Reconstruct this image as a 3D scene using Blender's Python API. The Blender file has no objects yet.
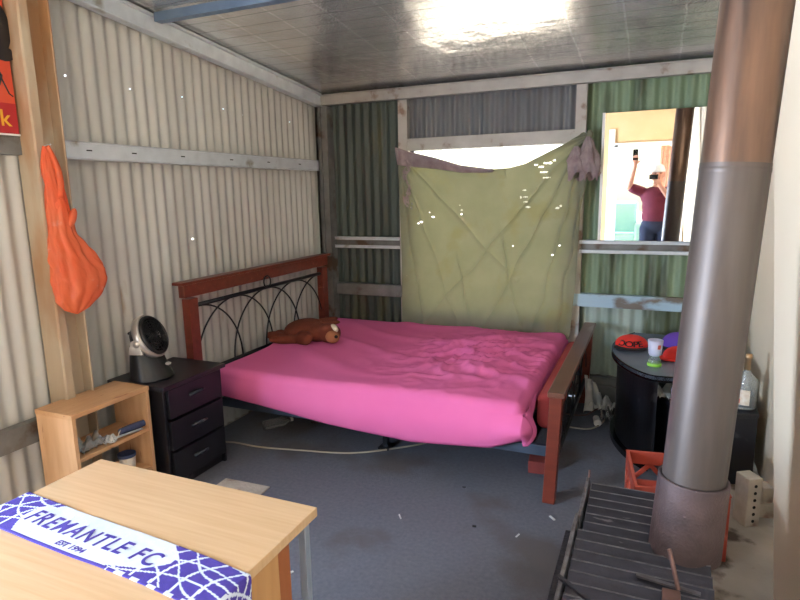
import bpy, bmesh, math, random
from mathutils import Vector, Matrix, noise, Euler
random.seed(7)
PI = math.pi
scene = bpy.context.scene
COL = scene.collection

# ------------------------------------------------------------------ camera, sky, sun, openings, exposure
cam_data = bpy.data.cameras.new('camera')
cam = bpy.data.objects.new('camera', cam_data); COL.objects.link(cam)
scene.camera = cam
cam_data.sensor_width = 36.0
cam_data.lens = 585.4 / 800 * 36
cam_data.clip_start = 0.02
YAW, PITCH, ROLL = 0.4092, 0.1822, -0.0188
cy_, sy_, cp_, sp_ = math.cos(YAW), math.sin(YAW), math.cos(PITCH), math.sin(PITCH)
F = Vector((-sy_ * cp_, cy_ * cp_, -sp_)); R0 = Vector((cy_, sy_, 0)); U0 = R0.cross(F)
RV = R0 * math.cos(ROLL) + U0 * math.sin(ROLL)
UV = -R0 * math.sin(ROLL) + U0 * math.cos(ROLL)
cm = Matrix((RV, UV, -F)).transposed().to_4x4()
cm.translation = Vector((2.5825, -4.3325, 1.52))
cam.matrix_world = cm

world = bpy.data.worlds.new('world'); scene.world = world
world.use_nodes = True
wn = world.node_tree.nodes; wl = world.node_tree.links
sky = wn.new('ShaderNodeTexSky'); sky.sky_type = 'NISHITA'; sky.sun_disc = False
sky.sun_elevation = math.radians(52); sky.sun_rotation = math.radians(250); sky.air_density = 1.2; sky.dust_density = 2.0
wl.new(sky.outputs[0], wn['Background'].inputs[0]); wn['Background'].inputs[1].default_value = 0.42

sun_d = bpy.data.lights.new('sun', 'SUN'); sun_d.energy = 40.0; sun_d.angle = 0.01; sun_d.color = (1.0, 0.95, 0.86)
sun = bpy.data.objects.new('sun', sun_d); COL.objects.link(sun)
sun.rotation_euler = Vector((-0.62, -0.16, 0.95)).to_track_quat('Z', 'Y').to_euler()

def area(name, loc, direction, sx, sy, power, color, portal=False):
    d = bpy.data.lights.new(name, 'AREA'); d.shape = 'RECTANGLE'; d.size = sx; d.size_y = sy
    d.energy = power; d.color = color
    if portal: d.cycles.is_portal = True
    o = bpy.data.objects.new(name, d); COL.objects.link(o); o.location = loc
    o.rotation_euler = Vector(direction).to_track_quat('-Z', 'Z').to_euler()
    return o
# daylight entering by the side doorway (left wall, behind the camera's left shoulder) and the wide front opening
area('daylight_side_doorway', (-0.06, -4.45, 1.0), (1, 0, 0), 0.5, 1.5, 190.0, (0.57, 0.74, 1.0))
area('daylight_front_opening', (2.5, -6.27, 1.3), (0, 1, 0), 1.0, 1.7, 1.0, (1, 1, 1), portal=True)
area('daylight_back_window', (1.43, 0.05, 1.2), (0, -1, 0), 1.1, 1.25, 1.0, (1, 1, 1), portal=True)

scene.view_settings.view_transform = 'Standard'
scene.view_settings.look = 'None'
scene.view_settings.gamma = 1.0
scene.view_settings.use_curve_mapping = False
scene.view_settings.exposure = 1.28

# ------------------------------------------------------------------ materials
def lin(c):
    return tuple(((v / 255) / 12.92 if v / 255 <= 0.04045 else ((v / 255 + 0.055) / 1.055) ** 2.4) for v in c)

def mat(name, c1, c2=None, rough=0.6, metal=0.0, nscale=6.0, stretch=(1, 1, 1), bump=0.0, bscale=40.0,
        bstretch=(1, 1, 1), c3=None, c3scale=2.0, c3amt=0.5, trans=0.0, alpha=1.0, spec=0.5, sheen=0.0, rough2=None, contrast=0.25, wave=None):
    """principled material; c1/c2 mixed by streaky noise, c3 = patches with a shape of their own (dirt, wear)"""
    m = bpy.data.materials.new(name); m.use_nodes = True
    nt = m.node_tree; n = nt.nodes; l = nt.links
    p = n['Principled BSDF']
    p.inputs['Roughness'].default_value = rough
    p.inputs['Metallic'].default_value = metal
    p.inputs['Specular IOR Level'].default_value = spec
    p.inputs['Transmission Weight'].default_value = trans
    p.inputs['Alpha'].default_value = alpha
    if sheen: p.inputs['Sheen Weight'].default_value = sheen
    tc = n.new('ShaderNodeTexCoord')
    def nz(scale, st, detail=4.0):
        mp = n.new('ShaderNodeMapping'); mp.inputs['Scale'].default_value = st
        l.new(tc.outputs['Object'], mp.inputs['Vector'])
        t = n.new('ShaderNodeTexNoise'); t.inputs['Scale'].default_value = scale; t.inputs['Detail'].default_value = detail
        l.new(mp.outputs[0], t.inputs['Vector']); return t
    col = None
    c1 = lin(c1) + (1,)
    if c2:
        t = nz(nscale, stretch)
        r = n.new('ShaderNodeMapRange'); r.inputs[1].default_value = 0.5 - contrast; r.inputs[2].default_value = 0.5 + contrast
        l.new(t.outputs[0], r.inputs[0])
        mx = n.new('ShaderNodeMix'); mx.data_type = 'RGBA'
        mx.inputs[6].default_value = c1; mx.inputs[7].default_value = lin(c2) + (1,)
        l.new(r.outputs[0], mx.inputs[0]); col = mx.outputs[2]
        if rough2 is not None:
            rr = n.new('ShaderNodeMapRange'); rr.inputs[3].default_value = rough; rr.inputs[4].default_value = rough2
            l.new(r.outputs[0], rr.inputs[0]); l.new(rr.outputs[0], p.inputs['Roughness'])
    if c3:
        t = nz(c3scale, stretch, 6.0)
        r = n.new('ShaderNodeMapRange'); r.inputs[1].default_value = 0.62 - c3amt * 0.2; r.inputs[2].default_value = 0.70 - c3amt * 0.15
        l.new(t.outputs[0], r.inputs[0])
        mx = n.new('ShaderNodeMix'); mx.data_type = 'RGBA'
        if col: l.new(col, mx.inputs[6])
        else: mx.inputs[6].default_value = c1
        mx.inputs[7].default_value = lin(c3) + (1,)
        l.new(r.outputs[0], mx.inputs[0]); col = mx.outputs[2]
    if col: l.new(col, p.inputs['Base Color'])
    else: p.inputs['Base Color'].default_value = c1
    if bump:
        t = nz(bscale, bstretch)
        b = n.new('ShaderNodeBump'); b.inputs['Strength'].default_value = bump; b.inputs['Distance'].default_value = 0.01
        l.new(t.outputs[0], b.inputs['Height']); l.new(b.outputs[0], p.inputs['Normal'])
    return m

def cloth_mat(name, c1, c2, trans_col, amt=0.35, nscale=5, c3=None, c3scale=3, c3amt=.5, bump=.2, bscale=200):
    """thin cloth: diffuse with light passing through"""
    m = mat(name, c1, c2, rough=0.9, nscale=nscale, bump=bump, bscale=bscale, c3=c3, c3scale=c3scale, c3amt=c3amt, spec=.1)
    nt = m.node_tree; n = nt.nodes; l = nt.links
    p = n['Principled BSDF']; out = n['Material Output']
    tr = n.new('ShaderNodeBsdfTranslucent'); tr.inputs[0].default_value = lin(trans_col) + (1,)
    mx = n.new('ShaderNodeMixShader'); mx.inputs[0].default_value = amt
    l.new(p.outputs[0], mx.inputs[1]); l.new(tr.outputs[0], mx.inputs[2]); l.new(mx.outputs[0], out.inputs[0])
    return m

def foil_mat():
    m = bpy.data.materials.new('roof_foil'); m.use_nodes = True
    nt = m.node_tree; n = nt.nodes; l = nt.links; p = n['Principled BSDF']
    p.inputs['Metallic'].default_value = 0.78
    tc = n.new('ShaderNodeTexCoord'); sp = n.new('ShaderNodeSeparateXYZ'); l.new(tc.outputs['Object'], sp.inputs[0])
    wob = n.new('ShaderNodeTexNoise'); wob.inputs['Scale'].default_value = 3.0; l.new(tc.outputs['Object'], wob.inputs['Vector'])
    def line(src, period, width, off=0.0, wobble=0.03):
        a = n.new('ShaderNodeMath'); a.operation = 'MULTIPLY_ADD'; l.new(wob.outputs[0], a.inputs[0]); a.inputs[1].default_value = wobble; l.new(src, a.inputs[2])
        b = n.new('ShaderNodeMath'); b.operation = 'ADD'; l.new(a.outputs[0], b.inputs[0]); b.inputs[1].default_value = 10 * period + off
        c = n.new('ShaderNodeMath'); c.operation = 'DIVIDE'; l.new(b.outputs[0], c.inputs[0]); c.inputs[1].default_value = period
        d = n.new('ShaderNodeMath'); d.operation = 'FRACT'; l.new(c.outputs[0], d.inputs[0])
        e = n.new('ShaderNodeMath'); e.operation = 'LESS_THAN'; l.new(d.outputs[0], e.inputs[0]); e.inputs[1].default_value = width / period
        return e.outputs[0]
    seam = line(sp.outputs[0], 0.287, 0.012, -0.10)
    rib = line(sp.outputs[1], 0.128, 0.004, 0.03, 0.03)
    base = n.new('ShaderNodeMix'); base.data_type = 'RGBA'; base.inputs[6].default_value = lin((228, 227, 223)) + (1,); base.inputs[7].default_value = lin((255, 255, 252)) + (1,)
    l.new(seam, base.inputs[0])
    b2 = n.new('ShaderNodeMix'); b2.data_type = 'RGBA'; l.new(rib, b2.inputs[0]); l.new(base.outputs[2], b2.inputs[6]); b2.inputs[7].default_value = lin((96, 94, 90)) + (1,)
    dirt = n.new('ShaderNodeTexNoise'); dirt.inputs['Scale'].default_value = 2.2; dirt.inputs['Detail'].default_value = 8; l.new(tc.outputs['Object'], dirt.inputs['Vector'])
    dr = n.new('ShaderNodeMapRange'); dr.inputs[1].default_value = 0.45; dr.inputs[2].default_value = 0.75; dr.inputs[4].default_value = 0.45; l.new(dirt.outputs[0], dr.inputs[0])
    b3 = n.new('ShaderNodeMix'); b3.data_type = 'RGBA'; l.new(dr.outputs[0], b3.inputs[0]); l.new(b2.outputs[2], b3.inputs[6]); b3.inputs[7].default_value = lin((110, 104, 92)) + (1,)
    l.new(b3.outputs[2], p.inputs['Base Color'])
    p.inputs['Roughness'].default_value = 0.2
    # weave + crinkle + ribs as bump
    wv = n.new('ShaderNodeTexVoronoi'); wv.inputs['Scale'].default_value = 75; 
    mp = n.new('ShaderNodeMapping'); mp.inputs['Scale'].default_value = (1.0, 1.6, 1); mp.inputs['Rotation'].default_value = (0, 0, .6)
    l.new(tc.outputs['Object'], mp.inputs[0]); l.new(mp.outputs[0], wv.inputs['Vector'])
    cr = n.new('ShaderNodeTexNoise'); cr.inputs['Scale'].default_value = 5; cr.inputs['Detail'].default_value = 3; l.new(tc.outputs['Object'], cr.inputs['Vector'])
    bA = n.new('ShaderNodeBump'); bA.inputs['Strength'].default_value = 0.2; bA.inputs['Distance'].default_value = 0.0045; l.new(wv.outputs[0], bA.inputs['Height'])
    bB = n.new('ShaderNodeBump'); bB.inputs['Strength'].default_value = 0.25; bB.inputs['Distance'].default_value = 0.05; l.new(cr.outputs[0], bB.inputs['Height']); l.new(bA.outputs[0], bB.inputs['Normal'])
    bC = n.new('ShaderNodeBump'); bC.inputs['Strength'].default_value = 0.6; bC.inputs['Distance'].default_value = 0.004; l.new(rib, bC.inputs['Height']); l.new(bB.outputs[0], bC.inputs['Normal'])
    l.new(bC.outputs[0], p.inputs['Normal'])
    return m

M = {}
M['galv'] = mat('galvanised_steel', (206, 212, 216), (188, 194, 198), rough=.4, metal=.15, nscale=14, bump=.05, bscale=60, c3=(150, 144, 134), c3scale=5, c3amt=-.1)
M['galv_old_and_shade'] = mat('weathered_and_shaded_galvanised_steel', (132, 132, 128), (104, 102, 98), rough=.55, metal=.3, nscale=9, c3=(92, 74, 56), c3scale=6, c3amt=.5)
M['frame_paint'] = mat('pale_painted_frame', (178, 173, 166), (156, 150, 142), rough=.6, metal=.1, nscale=7, c3=(120, 98, 82), c3scale=7, c3amt=.05)
M['blue_peel'] = mat('peeling_blue_paint_rail', (126, 116, 106), (108, 98, 88), rough=.6, metal=.1, nscale=7, stretch=(1, 1, 2), c3=(160, 186, 200), c3scale=5, c3amt=1.0)
M['purlin'] = mat('blue_grey_steel', (120, 140, 165), (96, 116, 140), rough=.45, metal=.5)
M['corr_left'] = mat('cream_corrugated_steel', (192, 190, 182), (170, 167, 158), rough=.5, nscale=3.0, stretch=(1, 1, .25), bump=.05, bscale=8, c3=(150, 134, 112), c3scale=5, c3amt=-.2, spec=.5)
M['corr_green'] = mat('green_corrugated_steel', (128, 146, 116), (106, 126, 98), rough=.5, nscale=4, stretch=(2, 1, .3), c3=(76, 84, 62), c3scale=2.5, c3amt=.4)
M['corr_pale'] = mat('faded_pale_green_steel', (176, 190, 178), (150, 166, 152), rough=.5, nscale=4, stretch=(2, 1, .3), c3=(84, 92, 66), c3scale=2.2, c3amt=.6)
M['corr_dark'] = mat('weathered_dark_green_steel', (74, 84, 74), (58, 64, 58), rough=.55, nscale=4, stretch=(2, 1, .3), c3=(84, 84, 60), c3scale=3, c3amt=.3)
M['corr_grey'] = mat('grey_corrugated_steel', (112, 112, 112), (92, 92, 94), rough=.55, nscale=4, stretch=(2, 1, .3))
M['foil'] = foil_mat()
M['carpet'] = mat('charcoal_carpet', (120, 121, 128), (104, 105, 112), rough=1, nscale=55, bump=.8, bscale=350, c3=(104, 100, 100), c3scale=1.7, c3amt=.3, spec=.1, contrast=.3)
M['concrete'] = mat('stained_concrete', (186, 180, 168), (158, 150, 138), rough=.85, nscale=4, bump=.3, bscale=60, c3=(86, 76, 66), c3scale=6, c3amt=.4)
M['sand'] = mat('sandy_ground', (204, 198, 186), (190, 182, 170), rough=1, nscale=2)
M['cream'] = mat('cream_wall_board', (238, 222, 196), (230, 212, 184), rough=.6, nscale=1.5)
M['tan_wall'] = mat('tan_painted_wall', (216, 182, 136), (206, 170, 122), rough=.7, nscale=3)
M['white_paint'] = mat('white_paint', (236, 234, 228), (220, 216, 208), rough=.5, nscale=3)
M['post'] = mat('tan_painted_steel_post', (184, 168, 144), (172, 152, 126), rough=.55, nscale=4, stretch=(1, 1, .3), c3=(160, 118, 80), c3scale=2.5, c3amt=.3)
M['bed_wood'] = mat('red_brown_timber', (122, 54, 38), (98, 42, 30), rough=.35, nscale=5, stretch=(1, 6, 6), c3=(140, 80, 60), c3scale=4, c3amt=-.2)
M['bed_wood_worn'] = mat('worn_brown_timber_top', (106, 68, 54), (92, 54, 42), rough=.3, nscale=5, stretch=(2, .6, 1), c3=(138, 118, 106), c3scale=3, c3amt=.2)
M['black_metal'] = mat('black_metal_tube', (22, 22, 25), rough=.35, metal=.3)
M['blue_metal'] = mat('blue_grey_bed_rail', (88, 100, 118), (66, 74, 88), rough=.4, metal=.5)
M['sheet'] = cloth_mat('pink_sheet', (230, 118, 170), (222, 106, 158), (230, 100, 150), amt=.10, nscale=2.0, bump=.05)
M['mattress'] = mat('dull_red_mattress_cloth', (186, 82, 84), (168, 66, 70), rough=.9, nscale=3, bump=.1, bscale=120)
M['black_wood'] = mat('black_laminate', (26, 26, 32), (18, 18, 22), rough=.42, nscale=6, c3=(60, 58, 60), c3scale=9, c3amt=-.1)
M['grey_top'] = mat('charcoal_laminate_painted_sheen', (116, 124, 138), (98, 105, 118), rough=.25, nscale=5)  # lightened to blue-grey: the window's reflection is put into the colour
M['pine'] = mat('pine_board', (206, 162, 118), (190, 142, 98), rough=.45, nscale=5, stretch=(6, 1, 6), c3=(150, 84, 46), c3scale=7, c3amt=-.2)
M['pine_v'] = mat('pine_side_board', (214, 174, 132), (196, 150, 106), rough=.45, nscale=5, stretch=(6, 6, .8), c3=(150, 84, 46), c3scale=7, c3amt=-.2)
M['bamboo'] = mat('pale_timber_laminate', (206, 174, 136), (192, 156, 116), rough=.34, nscale=6, stretch=(.7, 16, 1), contrast=.3)
M['desk_side'] = mat('oak_veneer', (196, 150, 100), (180, 132, 84), rough=.4, nscale=5, stretch=(6, 6, .6))
M['desk_red'] = mat('reddish_veneer', (168, 104, 66), (150, 88, 54), rough=.4, nscale=5, stretch=(6, 6, .6))
M['steel_leg'] = mat('grey_enamel_leg', (150, 160, 172), rough=.4, metal=.3)
M['fan_black'] = mat('fan_black_plastic', (17, 17, 19), rough=.4)
M['handle_black'] = mat('satin_black_handle', (52, 54, 62), rough=.25)
M['silver'] = mat('silver_plastic', (186, 180, 172), rough=.3, metal=.6)
M['curtain'] = cloth_mat('olive_cloth', (128, 126, 108), (110, 110, 92), (152, 154, 108), amt=.07, nscale=4, c3=(118, 112, 84), c3scale=3, c3amt=.4)
M['mauve'] = cloth_mat('mauve_stained_cloth', (168, 152, 148), (138, 118, 120), (120, 90, 96), amt=.2, nscale=20)
M['plush'] = mat('brown_plush', (122, 58, 38), (104, 46, 28), rough=1, nscale=30, bump=.6, bscale=300)
M['plush_tan'] = mat('tan_plush', (176, 112, 74), rough=1, bump=.6, bscale=300)
M['plush_white'] = mat('white_plush', (222, 206, 184), rough=1, bump=.5, bscale=300)
M['black_gloss'] = mat('black_gloss', (12, 12, 12), rough=.2)
M['bag'] = cloth_mat('orange_plastic_bag', (255, 144, 96), (250, 118, 70), (255, 140, 90), amt=.35, nscale=9, c3=(255, 196, 166), c3scale=14, c3amt=.0, bump=.8, bscale=22)  # paler streaks put the glints of creased plastic into the colour
M['bag'].node_tree.nodes['Principled BSDF'].inputs['Roughness'].default_value = .22
M['bag'].node_tree.nodes['Principled BSDF'].inputs['Alpha'].default_value = .62
M['bag'].node_tree.nodes['Principled BSDF'].inputs['Specular IOR Level'].default_value = .5
M['pipe_low'] = mat('grey_flue_steel', (104, 94, 88), (76, 66, 62), rough=.52, metal=.45, nscale=5, stretch=(3, 3, .3), rough2=.42, c3=(128, 106, 94), c3scale=4, c3amt=-.4, bump=.05, bscale=20)
M['pipe_up'] = mat('rusty_flue_steel', (134, 102, 82), (70, 60, 56), rough=.48, metal=.6, nscale=6, stretch=(3, 3, .35), rough2=.34, c3=(186, 152, 130), c3scale=3, c3amt=.3, bump=.12, bscale=20)
M['collar'] = mat('rusty_collar_steel', (104, 86, 84), (80, 66, 66), rough=.6, metal=.4, nscale=14, bump=.3, bscale=120, c3=(116, 98, 96), c3scale=60, c3amt=-.3)
M['iron'] = mat('black_stove_iron', (62, 60, 70), (36, 34, 40), rough=.48, metal=.5, nscale=12, stretch=(.7, 3, 1), bump=.25, bscale=90, c3=(110, 104, 108), c3scale=16, c3amt=-.3)
M['iron_edge'] = mat('worn_and_highlight_iron', (134, 132, 138), (84, 76, 78), rough=.4, metal=.6, nscale=30)
M['rust'] = mat('rusty_rod', (128, 98, 92), (94, 66, 58), rough=.6, metal=.4, nscale=20)
M['crate'] = mat('orange_red_crate_plastic', (196, 84, 64), (180, 72, 54), rough=.45, nscale=5, c3=(220, 120, 104), c3scale=5, c3amt=.1)
M['brick'] = mat('pale_cement_brick', (196, 188, 174), (166, 156, 142), rough=.95, nscale=12, bump=.6, bscale=60, c3=(140, 116, 104), c3scale=8, c3amt=.2)
M['red_brick'] = mat('red_brick', (134, 56, 48), (112, 44, 38), rough=.9, nscale=12, bump=.5, bscale=60)
M['hole'] = mat('dark_hole', (26, 24, 22), rough=.9)
M['scarf_white'] = mat('white_scarf_knit', (208, 214, 226), (196, 204, 218), rough=.9, nscale=60, bump=.4, bscale=500)
M['scarf_purple'] = mat('purple_scarf_knit', (70, 52, 150), (58, 42, 132), rough=.9, nscale=60, bump=.4, bscale=500)
M['cable'] = mat('grey_white_cable', (170, 162, 146), (140, 128, 108), rough=.5, nscale=4)
M['red_cap'] = mat('red_cap_cloth', (222, 52, 40), (206, 42, 34), rough=.85, bump=.2, bscale=200)
M['black_cloth'] = mat('black_cloth', (28, 27, 30), rough=.8)
M['purple_cap'] = mat('purple_cap_cloth', (104, 66, 168), (88, 54, 150), rough=.8, bump=.2, bscale=200)
M['cup'] = mat('frosted_plastic', (214, 214, 232), (196, 198, 222), rough=.35, trans=.15)
M['green'] = mat('lime_plastic', (150, 214, 70), rough=.35)
M['clear'] = mat('clear_glass', (240, 244, 242), rough=.06, trans=.85)
M['clear_plastic'] = mat('clear_thin_plastic', (225, 230, 232), rough=.15, trans=.85)
M['gold'] = mat('gold_foil_cap', (176, 144, 108), rough=.35, metal=.7)
M['label'] = mat('bottle_label', (226, 222, 214), (200, 180, 150), nscale=40, rough=.6)
M['paper'] = mat('crumpled_paper', (214, 214, 210), (180, 182, 180), rough=.8, nscale=12, bump=.5, bscale=30)
M['blue_rag'] = mat('blue_grey_rubber_grip', (72, 84, 116), (52, 60, 88), rough=.7, nscale=30, bump=.3, bscale=80)
M['poster_red'] = mat('orange_red_poster', (214, 84, 52), (196, 64, 44), rough=.4, nscale=4)
M['poster_yel'] = mat('yellow_print', (230, 170, 50), rough=.4)
M['poster_band'] = mat('crimson_print', (176, 36, 40), rough=.4)
M['print_black'] = mat('black_print', (26, 22, 24), rough=.4)
M['skin'] = mat('skin', (206, 148, 122), (196, 136, 110), rough=.55, nscale=12)
M['shirt'] = mat('maroon_shirt', (112, 34, 52), (96, 26, 44), rough=.85)
M['jeans'] = mat('dark_blue_jeans', (38, 44, 66), (28, 34, 52), rough=.9)
M['teal'] = mat('teal_vinyl', (100, 150, 156), (88, 138, 146), rough=.5)
M['curtain_pink'] = cloth_mat('faded_pink_curtain', (206, 170, 160), (170, 120, 116), (210, 170, 160), amt=.4, nscale=14)
M['shoe'] = mat('dark_shoe', (36, 32, 30), rough=.6)
m = bpy.data.materials.new('mirror_glass'); m.use_nodes = True
p = m.node_tree.nodes['Principled BSDF']; p.inputs['Metallic'].default_value = 1; p.inputs['Roughness'].default_value = .015; p.inputs['Base Color'].default_value = (.92, .93, .92, 1)
M['mirror'] = m

# ------------------------------------------------------------------ mesh helpers
class MB:
    def __init__(s): s.v = []; s.f = []; s.mi = []
    def add(s, verts, faces, mi=0):
        b = len(s.v); s.v += [tuple(v) for v in verts]; s.f += [tuple(i + b for i in f) for f in faces]; s.mi += [mi] * len(faces); return s
    def box(s, x0, x1, y0, y1, z0, z1, mi=0):
        v = [(x, y, z) for z in (z0, z1) for y in (y0, y1) for x in (x0, x1)]
        return s.add(v, [(0, 2, 3, 1), (4, 5, 7, 6), (0, 1, 5, 4), (2, 6, 7, 3), (0, 4, 6, 2), (1, 3, 7, 5)], mi)
    def obox(s, c, size, rot=(0, 0, 0), mi=0):
        m3 = Euler(rot).to_matrix(); c = Vector(c); h = Vector(size) / 2
        v = [c + m3 @ Vector((x * h.x, y * h.y, z * h.z)) for z in (-1, 1) for y in (-1, 1) for x in (-1, 1)]
        return s.add(v, [(0, 2, 3, 1), (4, 5, 7, 6), (0, 1, 5, 4), (2, 6, 7, 3), (0, 4, 6, 2), (1, 3, 7, 5)], mi)
    def extr(s, prof, p0, p1, U, V, mi=0):
        """closed 2D profile extruded from p0 to p1 in the U,V basis"""
        p0, p1, U, V = Vector(p0), Vector(p1), Vector(U), Vector(V); n = len(prof)
        v = [p0 + U * a + V * b for a, b in prof] + [p1 + U * a + V * b for a, b in prof]
        f = [(i, (i + 1) % n, (i + 1) % n + n, i + n) for i in range(n)]
        f += [tuple(range(n - 1, -1, -1)), tuple(range(n, 2 * n))]
        return s.add(v, f, mi)
    def tube(s, pts, r, n=10, closed=False, mi=0, caps=True):
        pts = [Vector(p) for p in pts]; k = len(pts); rs = r if isinstance(r, (list, tuple)) else [r] * k
        rings = []; prev = None
        for i, p in enumerate(pts):
            a = pts[(i - 1) % k] if (closed or i > 0) else p
            b = pts[(i + 1) % k] if (closed or i < k - 1) else p
            t = (b - a).normalized()
            if prev is None:
                u = t.orthogonal().normalized()
            else:
                u = (prev - t * prev.dot(t)).normalized()
            prev = u; w = t.cross(u)
            rings.append([p + (u * math.cos(2 * PI * j / n) + w * math.sin(2 * PI * j / n)) * rs[i] for j in range(n)])
        v = [q for rg in rings for q in rg]; f = []
        for i in range(k if closed else k - 1):
            for j in range(n):
                a = i * n; b = ((i + 1) % k) * n
                f.append((a + j, a + (j + 1) % n, b + (j + 1) % n, b + j))
        if not closed and caps: f += [tuple(range(n - 1, -1, -1)), tuple((k - 1) * n + j for j in range(n))]
        return s.add(v, f, mi)
    def lathe(s, prof, n=32, c=(0, 0, 0), mat3=None, mi=0):
        """prof: (r,z) list; r=0 ends close with a point"""
        c = Vector(c); v = []; f = []; idx = []
        for r, z in prof:
            if r <= 1e-6:
                idx.append([len(v)]); q = Vector((0, 0, z)); v.append(q)
            else:
                idx.append(list(range(len(v), len(v) + n)))
                v += [Vector((r * math.cos(2 * PI * j / n), r * math.sin(2 * PI * j / n), z)) for j in range(n)]
        for a, b in zip(idx, idx[1:]):
            for j in range(n):
                k = (j + 1) % n
                if len(a) == 1 and len(b) == 1: continue
                if len(a) == 1: f.append((a[0], b[k], b[j]))
                elif len(b) == 1: f.append((a[j], a[k], b[0]))
                else: f.append((a[j], a[k], b[k], b[j]))
        v = [c + (mat3 @ q if mat3 else q) for q in v]
        return s.add(v, f, mi)
    def prism(s, poly, z0, z1, mi=0):
        n = len(poly); v = [(x, y, z0) for x, y in poly] + [(x, y, z1) for x, y in poly]
        return s.add(v, [(i, (i + 1) % n, (i + 1) % n + n, i + n) for i in range(n)] + [tuple(range(n - 1, -1, -1)), tuple(range(n, 2 * n))], mi)
    def ell(s, c, r, n=20, rot=(0, 0, 0), mi=0):
        m3 = Euler(rot).to_matrix() @ Matrix.Diagonal(Vector(r))
        prof = [(math.sin(PI * i / 12), -math.cos(PI * i / 12)) for i in range(13)]; prof[0] = (0, -1); prof[-1] = (0, 1)
        return s.lathe(prof, n, c, m3, mi)
    def cone(s, p0, r0, p1, r1, n=14, mi=0):
        """tapered capsule"""
        p0, p1 = Vector(p0), Vector(p1); d = p1 - p0; L = d.length
        q = d.to_track_quat('Z', 'Y').to_matrix() if L > 1e-6 else Matrix.Identity(3)
        prof = [(0, -r0)] + [(r0 * math.cos(a), r0 * math.sin(a)) for a in (-1.1, -.6, 0)] + [(r1 * math.cos(a), L + r1 * math.sin(a)) for a in (0, .6, 1.1)] + [(0, L + r1)]
        return s.lathe(prof, n, p0, q, mi)
    def grid(s, fn, nu, nv, mi=None, closed_u=False, skip=None):
        v = [fn(i / nu, j / nv) for j in range(nv + 1) for i in range(nu + (0 if closed_u else 1))]
        w = nu if closed_u else nu + 1; b = len(s.v); s.v += [tuple(q) for q in v]
        for j in range(nv):
            for i in range(nu):
                if skip and skip((i + .5) / nu, (j + .5) / nv): continue
                k = (i + 1) % w if closed_u else i + 1
                s.f.append((b + j * w + i, b + j * w + k, b + (j + 1) * w + k, b + (j + 1) * w + i))
                s.mi.append(mi((i + .5) / nu, (j + .5) / nv) if mi else 0)
        return s
    def build(s, name, mats, parent=None, smooth=False, bevel=0, solid=0, sub=0, remesh=0, loc=None, rot=None):
        me = bpy.data.meshes.new(name); me.from_pydata(s.v, [], s.f)
        if not isinstance(mats, (list, tuple)): mats = [mats]
        for k in mats: me.materials.append(M[k])
        for p_, i in zip(me.polygons, s.mi): p_.material_index = i
        bm = bmesh.new(); bm.from_mesh(me); bmesh.ops.recalc_face_normals(bm, faces=bm.faces); bm.to_mesh(me); bm.free()
        if smooth: me.shade_smooth()
        o = bpy.data.objects.new(name, me); COL.objects.link(o)
        if parent: o.parent = parent
        if loc: o.location = loc
        if rot: o.rotation_euler = rot
        if remesh:
            r = o.modifiers.new('r', 'REMESH'); r.mode = 'VOXEL'; r.voxel_size = remesh; r.use_smooth_shade = True
            k = o.modifiers.new('s', 'SMOOTH'); k.iterations = 4
        if solid:
            k = o.modifiers.new('t', 'SOLIDIFY'); k.thickness = solid; k.offset = 0
        if bevel:
            k = o.modifiers.new('b', 'BEVEL'); k.width = bevel; k.segments = 2; k.limit_method = 'ANGLE'; k.angle_limit = .6
        if sub:
            k = o.modifiers.new('u', 'SUBSURF'); k.levels = sub; k.render_levels = sub
        return o

def tag(o, label, cat, group=None, kind=None):
    o['label'] = label; o['category'] = cat
    if group: o['group'] = group
    if kind: o['kind'] = kind
    return o
def struct(o): o['kind'] = 'structure'; return o
def thing(name, label, cat, loc=(0, 0, 0), rz=0, group=None, rot=None):
    o = bpy.data.objects.new(name, None); COL.objects.link(o); o.location = loc
    o.rotation_euler = rot if rot else (0, 0, rz)
    o.empty_display_size = .1
    return tag(o, label, cat, group)
def text_mb(txt, size, shear=0, offset=0, spacing=1.0, extrude=0.0008):
    cu = bpy.data.curves.new('lettering', 'FONT'); cu.body = txt; cu.size = size; cu.shear = shear; cu.offset = offset; cu.extrude = extrude
    cu.space_character = spacing; cu.align_x = 'CENTER'; cu.align_y = 'CENTER'
    o = bpy.data.objects.new('lettering', cu); COL.objects.link(o)
    dg = bpy.context.evaluated_depsgraph_get(); dg.update()
    me = bpy.data.meshes.new_from_object(o.evaluated_get(dg))
    mb = MB(); mb.add([v.co[:] for v in me.vertices], [tuple(p.vertices) for p in me.polygons])
    bpy.data.objects.remove(o); bpy.data.curves.remove(cu); bpy.data.meshes.remove(me)
    return mb
def xf(mb, fn): mb.v = [tuple(fn(Vector(v))) for v in mb.v]; return mb
def ceil_z(y): return 2.305 - 0.1 * y

# ------------------------------------------------------------------ the setting
XR, YF = 3.17, -6.2
MB().box(-.35, 3.6, YF - .2, .2, -.12, -.008).build('floor', 'concrete')['kind'] = 'structure'
tag(MB().prism([(0.02, -.03), (2.84, -.03), (2.84, -1.3), (2.80, -2.2), (2.74, -3.4), (2.76, -5.9), (0.02, -5.9)], -.008, 0).build('carpet', 'carpet'), 'dark charcoal carpet covering the floor around the bed', 'carpet')
g = MB().box(-40, 40, -40, 40, -.3, -.14).build('ground', 'sand'); g['kind'] = 'structure'

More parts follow.
